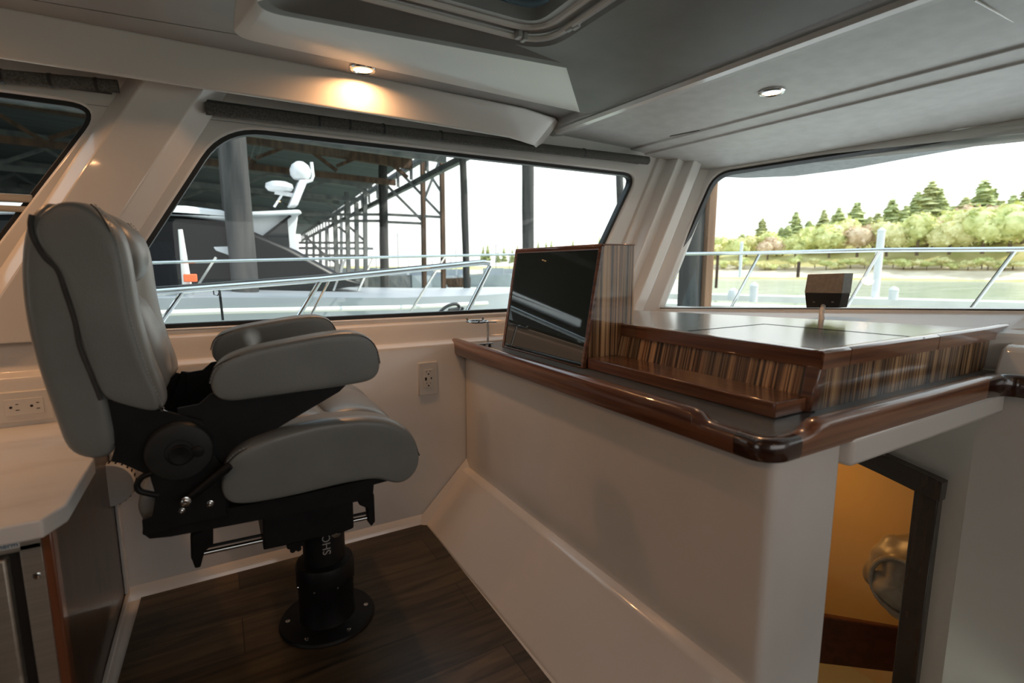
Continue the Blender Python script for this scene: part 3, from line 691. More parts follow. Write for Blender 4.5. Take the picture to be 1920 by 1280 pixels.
bm = NB(); box(bm, cx-w, cx+w, YW-.006, YW+.004, cz-h, cz+h); obj('cover_plate', bm, 'whitep', ou, bevel=.003)
bm = NB(); box(bm, cx-.018, cx+.018, YW-.0085, YW, cz-.036, cz+.036); obj('socket_face', bm, 'whitep', ou, bevel=.001)
bm = NB(); duplex(bm, cx, cz+.024, .034, True, YW-.0088); duplex(bm, cx, cz-.021, .034, True, YW-.0088)
box(bm, cx-.014, cx-.007, YW-.0092, YW-.008, cz-.006, cz+.006); box(bm, cx+.009, cx+.013, YW-.0092, YW-.008, cz-.003, cz+.005); obj('slots', bm, 'slot', ou)
# horizontal double outlet by the galley counter
cx, cz = PY(38, 761, YW).x, PY(48, 760, YW).z
o2 = thing('power_outlet', 'wide cream power outlet plate above the galley counter, behind the chair back', 'outlet', (cx, YW, cz-.04))
bm = NB(); plate(bm, [(cx-.055, cz-.042), (cx+.07, cz-.042), (cx+.07, cz+.042), (cx-.055, cz+.042)], [], (0, YW-.008, 0), (1, 0, 0), (0, 0, 1), (0, 1, 0), .012); obj('cover_plate', bm, 'whitep', o2, bevel=.004)
bm = NB(); box(bm, cx-.030, cx+.05, YW-.0105, YW, cz-.022, cz+.022); obj('socket_face', bm, 'whitep', o2, bevel=.001)
bm = NB(); duplex(bm, cx-.008, cz, .038, False, YW-.011); obj('slots', bm, 'slot', o2)
bm = NB(); duplex(bm, cx+.034, cz, .038, False, YW-.011); obj('slots', bm, 'slot', o2)

# ================================================================ galley counter, fridge, cabinet
gc = thing('galley_countertop', 'pale stone-look galley counter with clipped edge at the left, behind the chair', 'countertop', (-.6, 1.4, .54))
bm = NB(); plate(bm, [(-1.8, 1.83), (-1.8, 1.118), (-.285, 1.112), (-.262, 1.165), (-.262, 1.42), (-.335, 1.83)], [], (0, 0, .541), (1, 0, 0), (0, 1, 0), (0, 0, 1), .034)
obj('slab', bm, 'stone', gc, bevel=.004, seg=3)
gb = thing('galley_cabinet', 'dark glossy wood galley cabinet end with teak corner strip, beside the chair', 'cabinet', (-.6, 1.5, 0))
bm = NB(); box(bm, -1.8, -.3065, 1.20, 1.825, -.02, .540); obj('carcass', bm, 'cabwood', gb)
bm = NB(); box(bm, -.306, -.300, 1.19, 1.80, .0, .540); obj('side_panel', bm, 'cabwood', gb)
bm = NB(); box(bm, -.3035, -.287, 1.166, 1.195, -.02, .5405); obj('corner_strip', bm, 'teakedge', gb, bevel=.003)
bm = NB(); box(bm, -.300, -.288, 1.18, 1.826, -.001, .030); obj('toe_rail', bm, 'gelg', gb, bevel=.003)
bm = NB(); box(bm, -.300, -.290, 1.800, 1.828, .03, .54); obj('scribe_strip', bm, 'gelg', gb, bevel=.003)
fr = thing('fridge', 'stainless steel front fridge under the galley counter at the left edge', 'fridge', (-.6, 1.18, 0))
yf = 1.172
def FY(u, v): return PY(u, v, yf)
bm = NB(); box(bm, -.95, -.304, yf, 1.199, .500, .540); box(bm, -.335, -.304, yf, 1.199, -.02, .512); box(bm, -.95, -.92, yf, 1.199, -.02, .512); obj('frame', bm, 'steel', fr, bevel=.002)
bm = NB(); box(bm, -.92, -.335, yf+.012, 1.199, -.02, .512); obj('gap', bm, 'slot', fr)
bm = NB(); box(bm, -.92, -.352, yf-.008, yf+.02, .03, .494); obj('door', bm, 'steel', fr, bevel=.004)
bm = NB(); c = (-.316, yf, .449); lathe(bm, c, (0, -1, 0), [(.006, 0), (.006, .002), (.004, .003), (.0001, .003)], 16); obj('screw', bm, 'chrome', fr, smooth=True)
bm = NB(); box(bm, -.375, -.333, yf-.0012, yf+.001, .509, .523); b_ = obj('badge', bm, 'whitep', fr)
text_mesh('lettering', 'isotherm', .0125, 'bluetxt', frame4((-.3345, yf-.0014, .512), (1, 0, 0), (0, 0, 1)), b_, align='RIGHT')
# round white louvred vent on the port wall behind the chair
vp = PY(200, 914, 1.74)
vn = thing('round_vent', 'round white louvred vent low on the port wall beside the galley cabinet', 'vent', (vp.x, YW, vp.z))
bm = NB(); lathe(bm, (vp.x, YW, vp.z), (0, -1, 0), [(.055, 0), (.055, .04), (.062, .05), (.064, .075), (.060, .082), (.02, .086), (.0001, .086)], 40); obj('housing', bm, 'whitep', vn, smooth=True)
bm = NB()
for k in range(26):
    t = 2*math.pi*k/26; a = Vector((math.cos(t), 0, math.sin(t))); c = Vector((vp.x, YW-.063, vp.z))+a*.0632
    bar(bm, c+Vector((0, -.012, 0)), c+Vector((0, .010, 0)), .004, .004)
obj('slots', bm, 'slot', vn)
bm = NB(); cyl(bm, (vp.x-.03, YW, vp.z), (vp.x-.03, YW-.055, vp.z), .05, 32); obj('neck', bm, 'whitep', vn, smooth=True)
# ================================================================ HELM CHAIR
YC = 1.435; YN = 1.20
ch = thing('helm_chair', 'grey stitched vinyl helm chair with armrests on a black pedestal', 'chair', (.21, YC, .003))
def prof(pts, y=YN): return [(PY(u, v, y).x, PY(u, v, y).z) for u, v in pts]
def resample(pts, n):
    P = [Vector(p) for p in pts]; P.append(P[0]); L_ = [0]
    for a, b in zip(P, P[1:]): L_.append(L_[-1]+(b-a).length)
    out = []; j = 0
    for i in range(n):
        s = L_[-1]*i/n
        while L_[j+1] < s: j += 1
        t = (s-L_[j])/(L_[j+1]-L_[j]+1e-9); q = P[j].lerp(P[j+1], t); out.append((q.x, q.y))
    return out
def smoothp(pts, it=1):
    for _ in range(it):
        n = len(pts); pts = [((pts[i-1][0]+2*pts[i][0]+pts[(i+1) % n][0])/4, (pts[i-1][1]+2*pts[i][1]+pts[(i+1) % n][1])/4) for i in range(n)]
    return pts
def pillow(bm, pr, ys, fn, shrink=((0, .78), (.12, .93), (.35, 1.0)), rim=.03):
    """profile pr (x,z) swept between y=ys[0]..ys[1]; edges shrink; fn(x,z,s)->(dx,dz)"""
    cx = sum(p[0] for p in pr)/len(pr); cz = sum(p[1] for p in pr)/len(pr)
    y0, y1 = ys; W = y1-y0; st = [0, rim*.30, rim, rim*2.2, W*.22, W*.32, W*.40, W*.5]; st = [s for i, s in enumerate(st) if i < 3 or s > rim*1.5]
    st = sorted(set(st)); st = st+[W-s for s in reversed(st) if abs(W-s-s) > 1e-6]
    ins = {0: rim*.55, 1: rim*.18}
    R = []
    for i, s in enumerate(st):
        e = min(i, len(st)-1-i); d = ins.get(e, 0)
        q = offset(pr, -d) if d else pr
        row = []
        for (x, z) in q:
            dx, dz = fn(x, z, 2*s/W-1) if fn else (0, 0)
            row.append((x+dx, y0+s, z+dz))
        R.append(row)
    loft(bm, R, cap=False)
    bm.verts.ensure_lookup_table()
    n = len(pr)
    for base in (0, (len(R)-1)*n):   # cap ring with an inner loop
        bm.verts.ensure_lookup_table(); ring = [bm.verts[base+i] for i in range(n)]
        c = sum((v.co for v in ring), Vector())/n
        inner = [bm.verts.new(v.co.lerp(c, .35)) for v in ring]
        for i in range(n): bm.faces.new((ring[i], ring[(i+1) % n], inner[(i+1) % n], inner[i]))
        inn2 = [bm.verts.new(v.co.lerp(c, .75)) for v in ring]
        for i in range(n): bm.faces.new((inner[i], inner[(i+1) % n], inn2[(i+1) % n], inn2[i]))
        bm.faces.new(inn2)
    return bm
def stitch(name, pts, par, r=.0011, step=.0075):
    """row of short thread dashes along a 3D polyline"""
    P = [Vector(p) for p in pts]; L_ = [0]
    for a, b in zip(P, P[1:]): L_.append(L_[-1]+(b-a).length)
    def at(s):
        j = 0
        while j < len(P)-2 and L_[j+1] < s: j += 1
        return P[j].lerp(P[j+1], (s-L_[j])/(L_[j+1]-L_[j]+1e-9))
    bm = NB(); s = 0
    while s+step*.6 < L_[-1]:
        tube(bm, [at(s), at(s+step*.6)], r, 5); s += step
    return obj(name, bm, 'thread', par, smooth=True)
def cr_spline(pts, k=8):
    P = [Vector(p) for p in pts]; out = []
    for i in range(len(P)-1):
        a = P[max(i-1, 0)]; b = P[i]; c = P[i+1]; d = P[min(i+2, len(P)-1)]
        for j in range(k):
            t = j/k; out.append(.5*((2*b)+(c-a)*t+(2*a-5*b+4*c-d)*t*t+(3*b-a-3*c+d)*t**3))
    out.append(P[-1]); return out
# ---- backrest shell
shell_px = [(100, 366), (75, 373), (48, 398), (36, 435), (31, 500), (34, 560), (44, 620), (60, 680), (78, 735), (98, 790), (118, 850), (135, 864), (175, 869), (212, 867), (220, 850),
            (216, 810), (205, 760), (190, 700), (175, 640), (165, 580), (150, 500), (130, 440), (115, 400), (108, 375)]
sp = smoothp(resample(prof(shell_px), 44), 1)

bm = NB(); pillow(bm, sp, (YN+.004, 2*YC-YN-.004), None, rim=.022)
bshell = obj('backrest_shell', bm, 'leather', ch, sub=1)
# ---- backrest cushion with bolsters
cush_px = [(100, 366), (128, 362), (158, 368), (186, 392), (207, 430), (221, 480), (230, 540), (238, 590), (254, 645), (274, 700), (292, 740), (308, 772), (290, 776), (250, 766), (212, 756), (190, 750),
           (170, 700), (150, 650), (140, 600), (122, 545), (108, 505), (82, 480), (62, 450), (57, 415), (66, 385)]
cp = smoothp(resample(prof(cush_px), 52), 1)
def front_x(z):   # front edge of the flank profile at height z
    xs_ = []
    for i in range(len(cp)):
        a, b = cp[i-1], cp[i]
        if (a[1]-z)*(b[1]-z) <= 0 and abs(a[1]-b[1]) > 1e-9: xs_.append(a[0]+(b[0]-a[0])*(z-a[1])/(b[1]-a[1]))
    return max(xs_) if xs_ else -.1
zt_ = max(p[1] for p in cp); zb_ = min(p[1] for p in cp)
def back_x(z):
    xs_ = []
    for i in range(len(cp)):
        a, b = cp[i-1], cp[i]
        if (a[1]-z)*(b[1]-z) <= 0 and abs(a[1]-b[1]) > 1e-9: xs_.append(a[0]+(b[0]-a[0])*(z-a[1])/(b[1]-a[1]))
    return min(xs_) if xs_ else -.2
def bfn(x, z, s):
    fx, bx = front_x(min(max(z, zb_+.004), zt_-.006)), back_x(min(max(z, zb_+.004), zt_-.006))
    f = max(0, min(1, (x-bx)/(fx-bx+1e-6))); f = max(0, (f-.55)/.45)
    h = (z-zb_)/(zt_-zb_)
    a = abs(s)
    bol = math.exp(-((a-.74)/.20)**2)*(.030 if h < .9 else .02)
    rec = -.022*max(0, 1-(a/.52)**4)
    tops = -.012*a**3*(1 if h > .85 else 0)
    return ((bol+rec)*f*min(1, h*6+.35)*min(1, (1-h)*9+.25), tops)
bm = NB(); pillow(bm, cp, (YN, 2*YC-YN), bfn, rim=.012)
bc = obj('backrest_cushion', bm, 'leather', ch, sub=2)
# flank seam and stitches, both sides
seam_px = [(172, 380), (188, 396), (207, 430), (220, 480), (229, 540), (238, 590), (254, 645), (274, 700), (292, 740), (306, 770)]
for sgn, nm in ((1, 'near'), (-1, 'far')):
    yy = YN-.0005 if sgn == 1 else 2*YC-YN+.0005
    q = cr_spline([PY(u-3, v+2, YN) for u, v in seam_px]); q = [Vector((p.x, yy+sgn*.004, p.z)) for p in q]
    bm = NB(); tube(bm, q, .0016, 6); obj('seam', bm, 'seam', bc, smooth=True)
    stitch('stitching', [Vector((p.x+.006, yy+sgn*.0035, p.z)) for p in q], bc)
q = cr_spline([PY(u, v, YN) for u, v in ((60, 402), (57, 420), (63, 447), (84, 482), (108, 506), (122, 545), (140, 600), (150, 650), (170, 700), (190, 750))])
bm = NB(); tube(bm, [Vector((p.x-.001, YN+.004, p.z)) for p in q], .0042, 8); obj('joint_gap', bm, 'seam', bc, smooth=True)
# ---- headrest pad and lumbar pad
def pad(name, z0, z1, w, bulge, off):
    bm = NB(); n = 14; mm = 18; R = []
    for i in range(n+1):
        t = i/n; z = z0+(z1-z0)*t; e = math.sin(math.pi*min(max(t, 0.0), 1))**.45; ww = w*(.80+.20*math.sin(math.pi*t)**.5)*(e*.25+.75)
        fx = front_x(z)-.03+off; row = []
        for k in range(mm):
            a = 2*math.pi*k/mm; cx_, cy_ = math.cos(a), math.sin(a)
            sx = math.copysign(abs(cx_)**.8, cx_); sy = math.copysign(abs(cy_)**.6, cy_)
            row.append((fx+(bulge*e*sx if sx > 0 else .03*e*sx), YC+ww*sy, z))
        R.append(row)
    loft(bm, R); return obj(name, bm, 'leather', ch, sub=2)
pad('headrest_pad', zt_-.165, zt_-.012, .100, .043, .014)
lum = [(front_x(z)) for z in (zb_, zt_)]
pad('lumbar_pad', zb_-.005, zt_-.180, .118, .046, .008)
# ---- seat cushion
seat_px = [(425, 868), (455, 842), (520, 818), (600, 797), (680, 788), (735, 792), (772, 812), (791, 848), (788, 880), (768, 905), (742, 912), (722, 900), (700, 899), (640, 910), (560, 930), (480, 946), (430, 950), (415, 940), (412, 900)]
sp2 = smoothp(resample(prof(seat_px, 1.185), 48), 1)
stz = lambda x: max([a[1]+(b[1]-a[1])*(x-a[0])/(b[0]-a[0]) for a, b in zip(sp2, sp2[1:]+sp2[:1]) if (a[0]-x)*(b[0]-x) <= 0 and abs(a[0]-b[0]) > 1e-9] or [.6])
szb = min(p[1] for p in sp2)
def sfn(x, z, s):
    t = stz(min(max(x, sp2[0][0]+.005), max(p[0] for p in sp2)-.004)); f = 1 if z > t-.02 else (.3 if z > t-.04 else 0)
    a = abs(s); bol = .012*math.exp(-((a-.80)/.16)**2); rec = -.010*max(0, 1-(a/.6)**6)
    return (0, (bol+rec)*f)
bm = NB(); pillow(bm, sp2, (1.185, 2*YC-1.185), sfn, rim=.014); st_ = obj('seat_cushion', bm, 'leather', ch, sub=2)
seat_seam = [(428, 866), (457, 842), (520, 820), (600, 799), (680, 789), (735, 794), (772, 816), (790, 850)]
for yy, sgn in ((1.185, 1), (2*YC-1.185, -1)):
    q = cr_spline([PY(u-1, v+3, 1.185) for u, v in seat_seam]); q = [Vector((p.x-.002, yy+sgn*.0045, p.z-.002)) for p in q]
    bm = NB(); tube(bm, q, .0016, 6); obj('seam', bm, 'seam', st_, smooth=True)
    stitch('stitching', [Vector((p.x+.001, p.y+sgn*.003, p.z+.0045)) for p in q[:-8]], st_)
# centre seat panels (two, with the cross seam between)
def seatpanel(xa, xb, name):
    bm = NB(); R = []; n = 10
    for i in range(n+1):
        t = i/n; x = xa+(xb-xa)*t; e = math.sin(math.pi*t)**.4 if 0 < t < 1 else .25; z = stz(x)-.012; w = .150; row = []
        for k in range(16):
            a = 2*math.pi*k/16; c_, s_ = math.cos(a), math.sin(a)
            row.append((x, YC+w*math.copysign(abs(c_)**.5, c_), z+(.024*e*abs(s_)**.7 if s_ > 0 else -.02*abs(s_))))
        R.append(row)
    loft(bm, R); return obj(name, bm, 'leather', ch, sub=1)
xm = PY(612, 790, YC).x
seatpanel(.0, .215, 'seat_panel'); seatpanel(.213, .405, 'seat_panel')
# ---- armrests
arm_px = [(392, 722), (398, 692), (420, 672), (470, 654), (540, 640), (610, 627), (660, 621), (690, 626), (708, 645), (716, 675), (714, 703), (702, 715), (640, 726), (560, 737), (470, 750), (415, 757), (398, 748)]
ap = smoothp(resample(prof(arm_px, 1.165), 40), 1)
arm_seam = [(393, 715), (402, 690), (425, 675), (475, 659), (545, 645), (612, 633), (662, 628), (690, 634), (706, 652), (713, 680)]
for (ya_, yb_, sgn) in ((1.165, 1.235, 1), (1.635, 1.705, -1)):
    bm = NB(); pillow(bm, ap, (ya_, yb_), None, rim=.012); ar = obj('armrest', bm, 'leather', ch, sub=2)
    q = cr_spline([PY(u, v, 1.165) for u, v in arm_seam])
    yy = ya_ if sgn == 1 else yb_
    q1 = [Vector((p.x, 1.165+.003 if sgn == 1 else 1.635+.003, p.z-.001)) for p in q]
    bm = NB(); tube(bm, q1, .0014, 6); obj('seam', bm, 'seam', ar, smooth=True)
    stitch('stitching', [p+Vector((0, -.0005, -.0035)) for p in q1], ar, r=.0009)
# ---- side brackets (black plates), hubs, levers
def mir(y): return 2*YC-y
arm_plate = [(330, 770), (372, 762), (395, 742), (430, 735), (560, 725), (655, 722), (640, 737), (530, 802), (470, 838), (432, 858), (418, 880), (400, 905), (360, 870), (330, 820)]
back_plate = [(188, 752), (210, 752), (320, 775), (380, 790), (400, 840), (395, 885), (360, 905), (300, 903), (262, 888), (225, 872), (205, 868), (215, 840), (205, 800)]
low_plate = [(275, 870), (330, 860), (400, 850), (425, 885), (424, 960), (428, 968), (345, 985), (300, 1000), (268, 1004), (266, 975), (285, 968), (292, 930), (284, 905)]
for fl_ in (0, 1):
    for nm, px_, y_a, y_b in (('arm_bracket', arm_plate, 1.222, 1.232), ('back_bracket', back_plate, 1.215, 1.221), ('lower_bracket', low_plate, 1.206, 1.214)):
        pr_ = prof(px_, 1.205)
        a, b = (y_a, y_b) if not fl_ else (mir(y_b), mir(y_a))
        bm = NB(); xzplate(bm, pr_, a, b); obj(nm, bm, 'black', ch, bevel=.002)
# upright of the far bracket seen through the gap, with bolt
fy = 1.655
pr_ = prof([(340, 695), (362, 697), (390, 690), (400, 720), (398, 760), (345, 775), (320, 765), (325, 735)], fy)
bm = NB(); xzplate(bm, pr_, fy-.012, fy); obj('arm_bracket', bm, 'black', ch, bevel=.002)
def bolt(par, u, v, y, r, sgn=-1, nm='bolt'):
    p = PY(u, v, y); bm = NB(); lathe(bm, p, (0, sgn, 0), [(r*1.25, -.003), (r*1.25, .0005), (r, .001), (r, .003), (r*.8, .0045), (r*.45, .005), (r*.42, .0035), (.0001, .0035)], 20)
    return obj(nm, bm, 'chrome', par, smooth=True)
bolt(ch, 376, 735, fy-.012, .007)
hub = PY(337, 848, 1.19)
for y_, s_ in ((1.206, -1), (mir(1.206), 1)):
    bm = NB(); lathe(bm, (hub.x, y_, hub.z), (0, s_, 0), [(.058, -.012), (.060, .0), (.060, .010), (.057, .016), (.050, .0185), (.026, .0185), (.0245, .0165), (.0001, .0165)], 56); hb = obj('recline_hub', bm, 'blackp', ch, smooth=True)
    bm = NB(); lathe(bm, (hub.x+.001, y_, hub.z-.004), (0, s_, 0), [(.0205, .015), (.0205, .024), (.018, .0255), (.0001, .0235)], 32); obj('button', bm, 'black', hb, smooth=True)
    bm = NB(); lathe(bm, (hub.x+.031, y_, hub.z-.002), (0, s_, 0), [(.0115, .015), (.0115, .023), (.009, .0245), (.0001, .0245)], 24); obj('button', bm, 'black', hb, smooth=True)
# recline lever
a, b = PY(350, 938, 1.186), PY(431, 872, 1.176)
bm = NB(); tube(bm, [a, a.lerp(b, .1), a.lerp(b, .9), b], [.006, .0085, .010, .0085], 14); lv = obj('lever', bm, 'black', ch, smooth=True)
bm = NB(); cyl(bm, (a.x, a.y+.03, a.z), (a.x, a.y-.004, a.z), .007, 14); obj('pivot', bm, 'black', lv, smooth=True)
bolt(ch, 348, 940, 1.172, .0075); bolt(ch, 341, 957, 1.205, .0045); bolt(ch, 394, 944, 1.205, .0055, nm='socket')
# loop handle behind the hub
q = [PY(u, v, 1.21) for u, v in ((290, 885), (268, 893), (257, 908), (262, 920), (280, 925), (298, 928))]
bm = NB(); tube(bm, cr_spline(q, 5), .006, 10); obj('loop_handle', bm, 'black', ch, smooth=True)
# grey document pouch hanging at the back of the seat
pr_ = smoothp(resample(prof([(262, 925), (300, 925), (300, 985), (268, 982), (256, 955)], 1.25), 24), 1)
bm = NB(); pillow(bm, pr_, (1.25, 1.62), None, rim=.012); obj('rear_pouch', bm, 'leather', ch, sub=1)
# recline link seen between back cushion and hub
a, b = PY(305, 770, 1.40), PY(335, 783, 1.40)
bm = NB(); cyl(bm, a, b, .004, 12); obj('link_rod', bm, 'chrome', ch, smooth=True)
# ---- seat frame, slides, pedestal
rail_px = [(268, 985), (266, 1002), (280, 1012), (320, 1008), (428, 988), (700, 936), (702, 910), (728, 903), (726, 897), (700, 898), (560, 930), (428, 955), (350, 970)]
bm = NB(); xzplate(bm, prof(rail_px, 1.22), 1.225, 1.245); obj('seat_rail', bm, 'black', ch, bevel=.002)
bm = NB(); xzplate(bm, prof(rail_px, 1.22), mir(1.245), mir(1.225)); obj('seat_rail', bm, 'black', ch, bevel=.002)
bm = NB(); xzplate(bm, prof([(285, 1000), (430, 972), (700, 915), (700, 935), (430, 990), (285, 1010)], 1.22), 1.245, mir(1.245)); obj('seat_pan', bm, 'black', ch, bevel=.002)
YF = 1.34   # slide plane
a, b = PY(366, 1040, YF), PY(697, 968, YF); dirr = (b-a).normalized()
for y_ in (YF, mir(YF)):
    bm = NB(); tube(bm, [Vector((a.x, y_, a.z)), Vector((b.x, y_, b.z))], .0055, 14); obj('slide_rod', bm, 'chrome', ch, smooth=True)
    bm = NB(); tube(bm, [Vector((a.x, y_, a.z+.014)), Vector((b.x, y_, b.z+.014))], .004, 8); obj('slide_cover', bm, 'black', ch)
    bm = NB(); cyl(bm, Vector((a.x, y_, a.z))-dirr*.008, Vector((a.x, y_, a.z)), .008, 14); obj('rod_nut', bm, 'chrome', ch, smooth=True)
    pr_ = prof([(357, 1000), (400, 985), (400, 1018), (384, 1030), (376, 1060), (366, 1062), (358, 1040)], YF)
    bm = NB(); xzplate(bm, pr_, y_-.010, y_+.010); obj('slide_end', bm, 'black', ch, bevel=.003)
    pr_ = prof([(690, 905), (700, 925), (702, 975), (695, 984), (688, 975), (686, 950), (672, 944), (668, 915)], YF)
    bm = NB(); xzplate(bm, pr_, y_-.010, y_+.010); obj('slide_end', bm, 'black', ch, bevel=.003)
bm = NB(); xzplate(bm, prof([(492, 960), (662, 930), (664, 990), (640, 1000), (540, 1022), (494, 1032)], YF-.02), YF-.02, mir(YF-.02)); obj('slide_carriage', bm, 'black', ch, bevel=.004)
pc_ = Vector((.215, YC, .003))
bm = NB(); lathe(bm, pc_, (0, 0, 1), [(.128, 0), (.130, .004), (.126, .010), (.085, .013), (.076, .016), (.0745, .020), (.0745, .115), (.078, .120), (.0785, .175), (.0745, .182), (.060, .185), (.052, .188)], 56); obj('pedestal', bm, 'black', ch, smooth=True)
bm = NB(); lathe(bm, pc_, (0, 0, 1), [(.056, .15), (.056, .30), (.050, .335), (.0001, .335)], 40); co = obj('column', bm, 'black', ch, smooth=True)
for k in range(6):
    t = -math.pi/2+.35+k*math.pi/3; c = pc_+Vector((.106*math.cos(t), .106*math.sin(t), .0105)); bm = NB(); lathe(bm, c, (0, 0, 1), [(.007, 0), (.0065, .003), (.003, .0035), (.0001, .002)], 12); obj('base_bolt', bm, 'chrome', ch, smooth=True)
for k in range(8):
    t = -math.pi/2-.55+k*math.pi/4; d_ = Vector((math.cos(t), math.sin(t), 0)); c = pc_+d_*.0785+Vector((0, 0, .128)); bm = NB(); lathe(bm, c, d_, [(.0028, -.001), (.0026, .001), (.0001, .0012)], 8); obj('collar_screw', bm, 'chrome', ch, smooth=True)
# star knob and clamp knob
p = PY(553, 1018, 1.352); bm = NB()
for k in range(6):
    t = k*math.pi/3; cyl(bm, (p.x+.014*math.cos(t), p.y-.012, p.z+.014*math.sin(t)), (p.x+.014*math.cos(t), p.y+.006, p.z+.014*math.sin(t)), .007, 12)
cyl(bm, (p.x, p.y-.014, p.z), (p.x, p.y+.04, p.z), .014, 16); obj('star_knob', bm, 'black', ch, smooth=True)
p = PY(629, 997, 1.33); bm = NB(); lathe(bm, (p.x, p.y+.03, p.z), (0, -1, 0), [(.006, 0), (.006, .024), (.0125, .026), (.0135, .032), (.012, .038), (.0001, .040)], 28); obj('clamp_knob', bm, 'chrome', ch, smooth=True)
# lettering on the column, wrapping is slight: placed tangent, reading upwards
a0 = PY(613, 1010, 1.38)
ang_ = math.atan2(-1, .05)
nrm = Vector((-.02, -1, 0)).normalized(); o_ = Vector((pc_.x, pc_.y, 0))+nrm*.0572
ex_ = Vector((0, 0, 1)); ey_ = Vector((nrm.y, -nrm.x, 0))
zb0 = PY(612, 1040, 1.378).z
text_mesh('lettering', 'SHO', .030, 'greytxt', frame4((o_.x-ey_.x*.009, o_.y-ey_.y*.009, zb0), ex_, ey_), co)
# ================================================================ EXTERIOR
WZ = -1.3
def leaf_blob(bm, c, r, n, s, rnd, zs=1.0):
    for _ in range(n):
        d = Vector((rnd.gauss(0, 1), rnd.gauss(0, 1), rnd.gauss(0, 1))).normalized(); rr = r*rnd.uniform(.65, 1.08)
        p = Vector((c[0]+d.x*rr, c[1]+d.y*rr, c[2]+d.z*rr*zs)); u = Vector((rnd.gauss(0, 1), rnd.gauss(0, 1), rnd.gauss(0, 1))).normalized(); w = d.cross(u)
        if w.length < .1: continue
        w.normalize(); u = (d*.5+u).normalized(); k = s*rnd.uniform(.6, 1.4)
        vs = [bm.verts.new(p+u*k), bm.verts.new(p+w*k*.7), bm.verts.new(p-u*k*.8), bm.verts.new(p-w*k*.7+d*k*.3)]; bm.faces.new(vs)
    return bm
def conifer(label, base, H_, w, mat, rnd):
    t = thing('conifer', label, 'tree', base, 'conifers on the far shore'); base = Vector(base)
    bm = NB(); tube(bm, [base, base+Vector((0, 0, H_*.97))], [w*.06, w*.01], 8); obj('trunk', bm, 'bark', t, smooth=True)
    bm = NB(); n = int(26)
    lean = rnd.uniform(-.03, .03)
    for i in range(n):
        f = i/n; z = H_*(.10+.90*f); rad = w*(1-f)**.75*rnd.uniform(.65, 1.1)+w*.03
        m = int(8+8*(1-f))
        for k in range(m):
            a = rnd.uniform(0, 6.283); l = rad*rnd.uniform(.55, 1.15); d = Vector((math.cos(a), math.sin(a), 0)); s = Vector((-d.y, d.x, 0))
            p = base+Vector((lean*z, 0, z)); tip = p+d*l+Vector((0, 0, -l*rnd.uniform(.05, .45))); mid = p.lerp(tip, .55)
            ww = l*.28+.12*w
            vs = [bm.verts.new(p+Vector((0, 0, H_*.025))), bm.verts.new(mid+s*ww+Vector((0, 0, -.1*l))), bm.verts.new(tip), bm.verts.new(mid-s*ww+Vector((0, 0, -.1*l)))]
            bm.faces.new(vs); v5 = bm.verts.new(mid+Vector((0, 0, -H_*.035))); bm.faces.new((vs[0], v5, vs[2]))
    obj('foliage', bm, mat, t); return t
def bush(label, base, r, h, mat, rnd, cat='tree', nm='broadleaf_tree', grp='bushy trees on the far shore'):
    t = thing(nm, label, cat, base, grp); base = Vector(base)
    bm = NB(); tube(bm, [base-Vector((0, 0, .5)), base+Vector((0, 0, h*.5))], [r*.08, r*.04], 6); obj('trunk', bm, 'bark', t)
    bm = NB()
    for _ in range(5):
        c = base+Vector((rnd.uniform(-.5, .5)*r, rnd.uniform(-.5, .5)*r, h*rnd.uniform(.35, .75))); rr_ = r*rnd.uniform(.45, .7)
        bmesh.ops.create_icosphere(bm, subdivisions=2, radius=rr_*.86, matrix=Matrix.Translation(c)@Matrix.Scale(h/r/2.2, 4, (0, 0, 1)))
        leaf_blob(bm, c, rr_, 120, r*.11, rnd, h/r/2.2)
    obj('foliage', bm, mat, t); return t
rnd = random.Random(11)
# water and land
bm = NB(); box(bm, -60, 400, -120, 400, WZ-1, WZ); struct(obj('water', bm, 'water'))
# far shore ridge following pixel bearings at ~120 m, rising to the right
bm = NB(); rows = []
for u in range(560, 2101, 55):
    k = (u-900)/1100
    vt = 486 if u < 1300 else 478-(u-1300)*.085        # top of bare slope
    r = []
    for D_, zz in ((118, WZ-.3), (122, WZ+.6), (132, WZ+1.6 if u < 1250 else WZ+2.6+.2*math.sin(u*.02)), (150, None), (175, None), (230, WZ-.5)):
        p = PD(u, 500, D_)
        if zz is None:
            zt2 = PD(u, vt, D_).z if u > 1180 else 1+.4; zz = zt2+(.0 if D_ == 150 else 1.5 if u > 1300 else 0)
        r.append(Vector((p.x, p.y, zz+rnd.uniform(-.15, .15))))
    rows.append(r)
bm = NB(); loft(bm, rows, cap=False, closed=False); g_ = struct(obj('hillside', bm, 'grass', smooth=True, ang=80))
bm = NB(); rows2 = [[r[0]+Vector((0, 0, -.2)), r[1]+Vector((0, 0, .12)), r[2]*1.0+Vector((0, 0, .1))] for r in rows]; loft(bm, rows2, cap=False, closed=False); struct(obj('beach', bm, 'sand', smooth=True, ang=80))
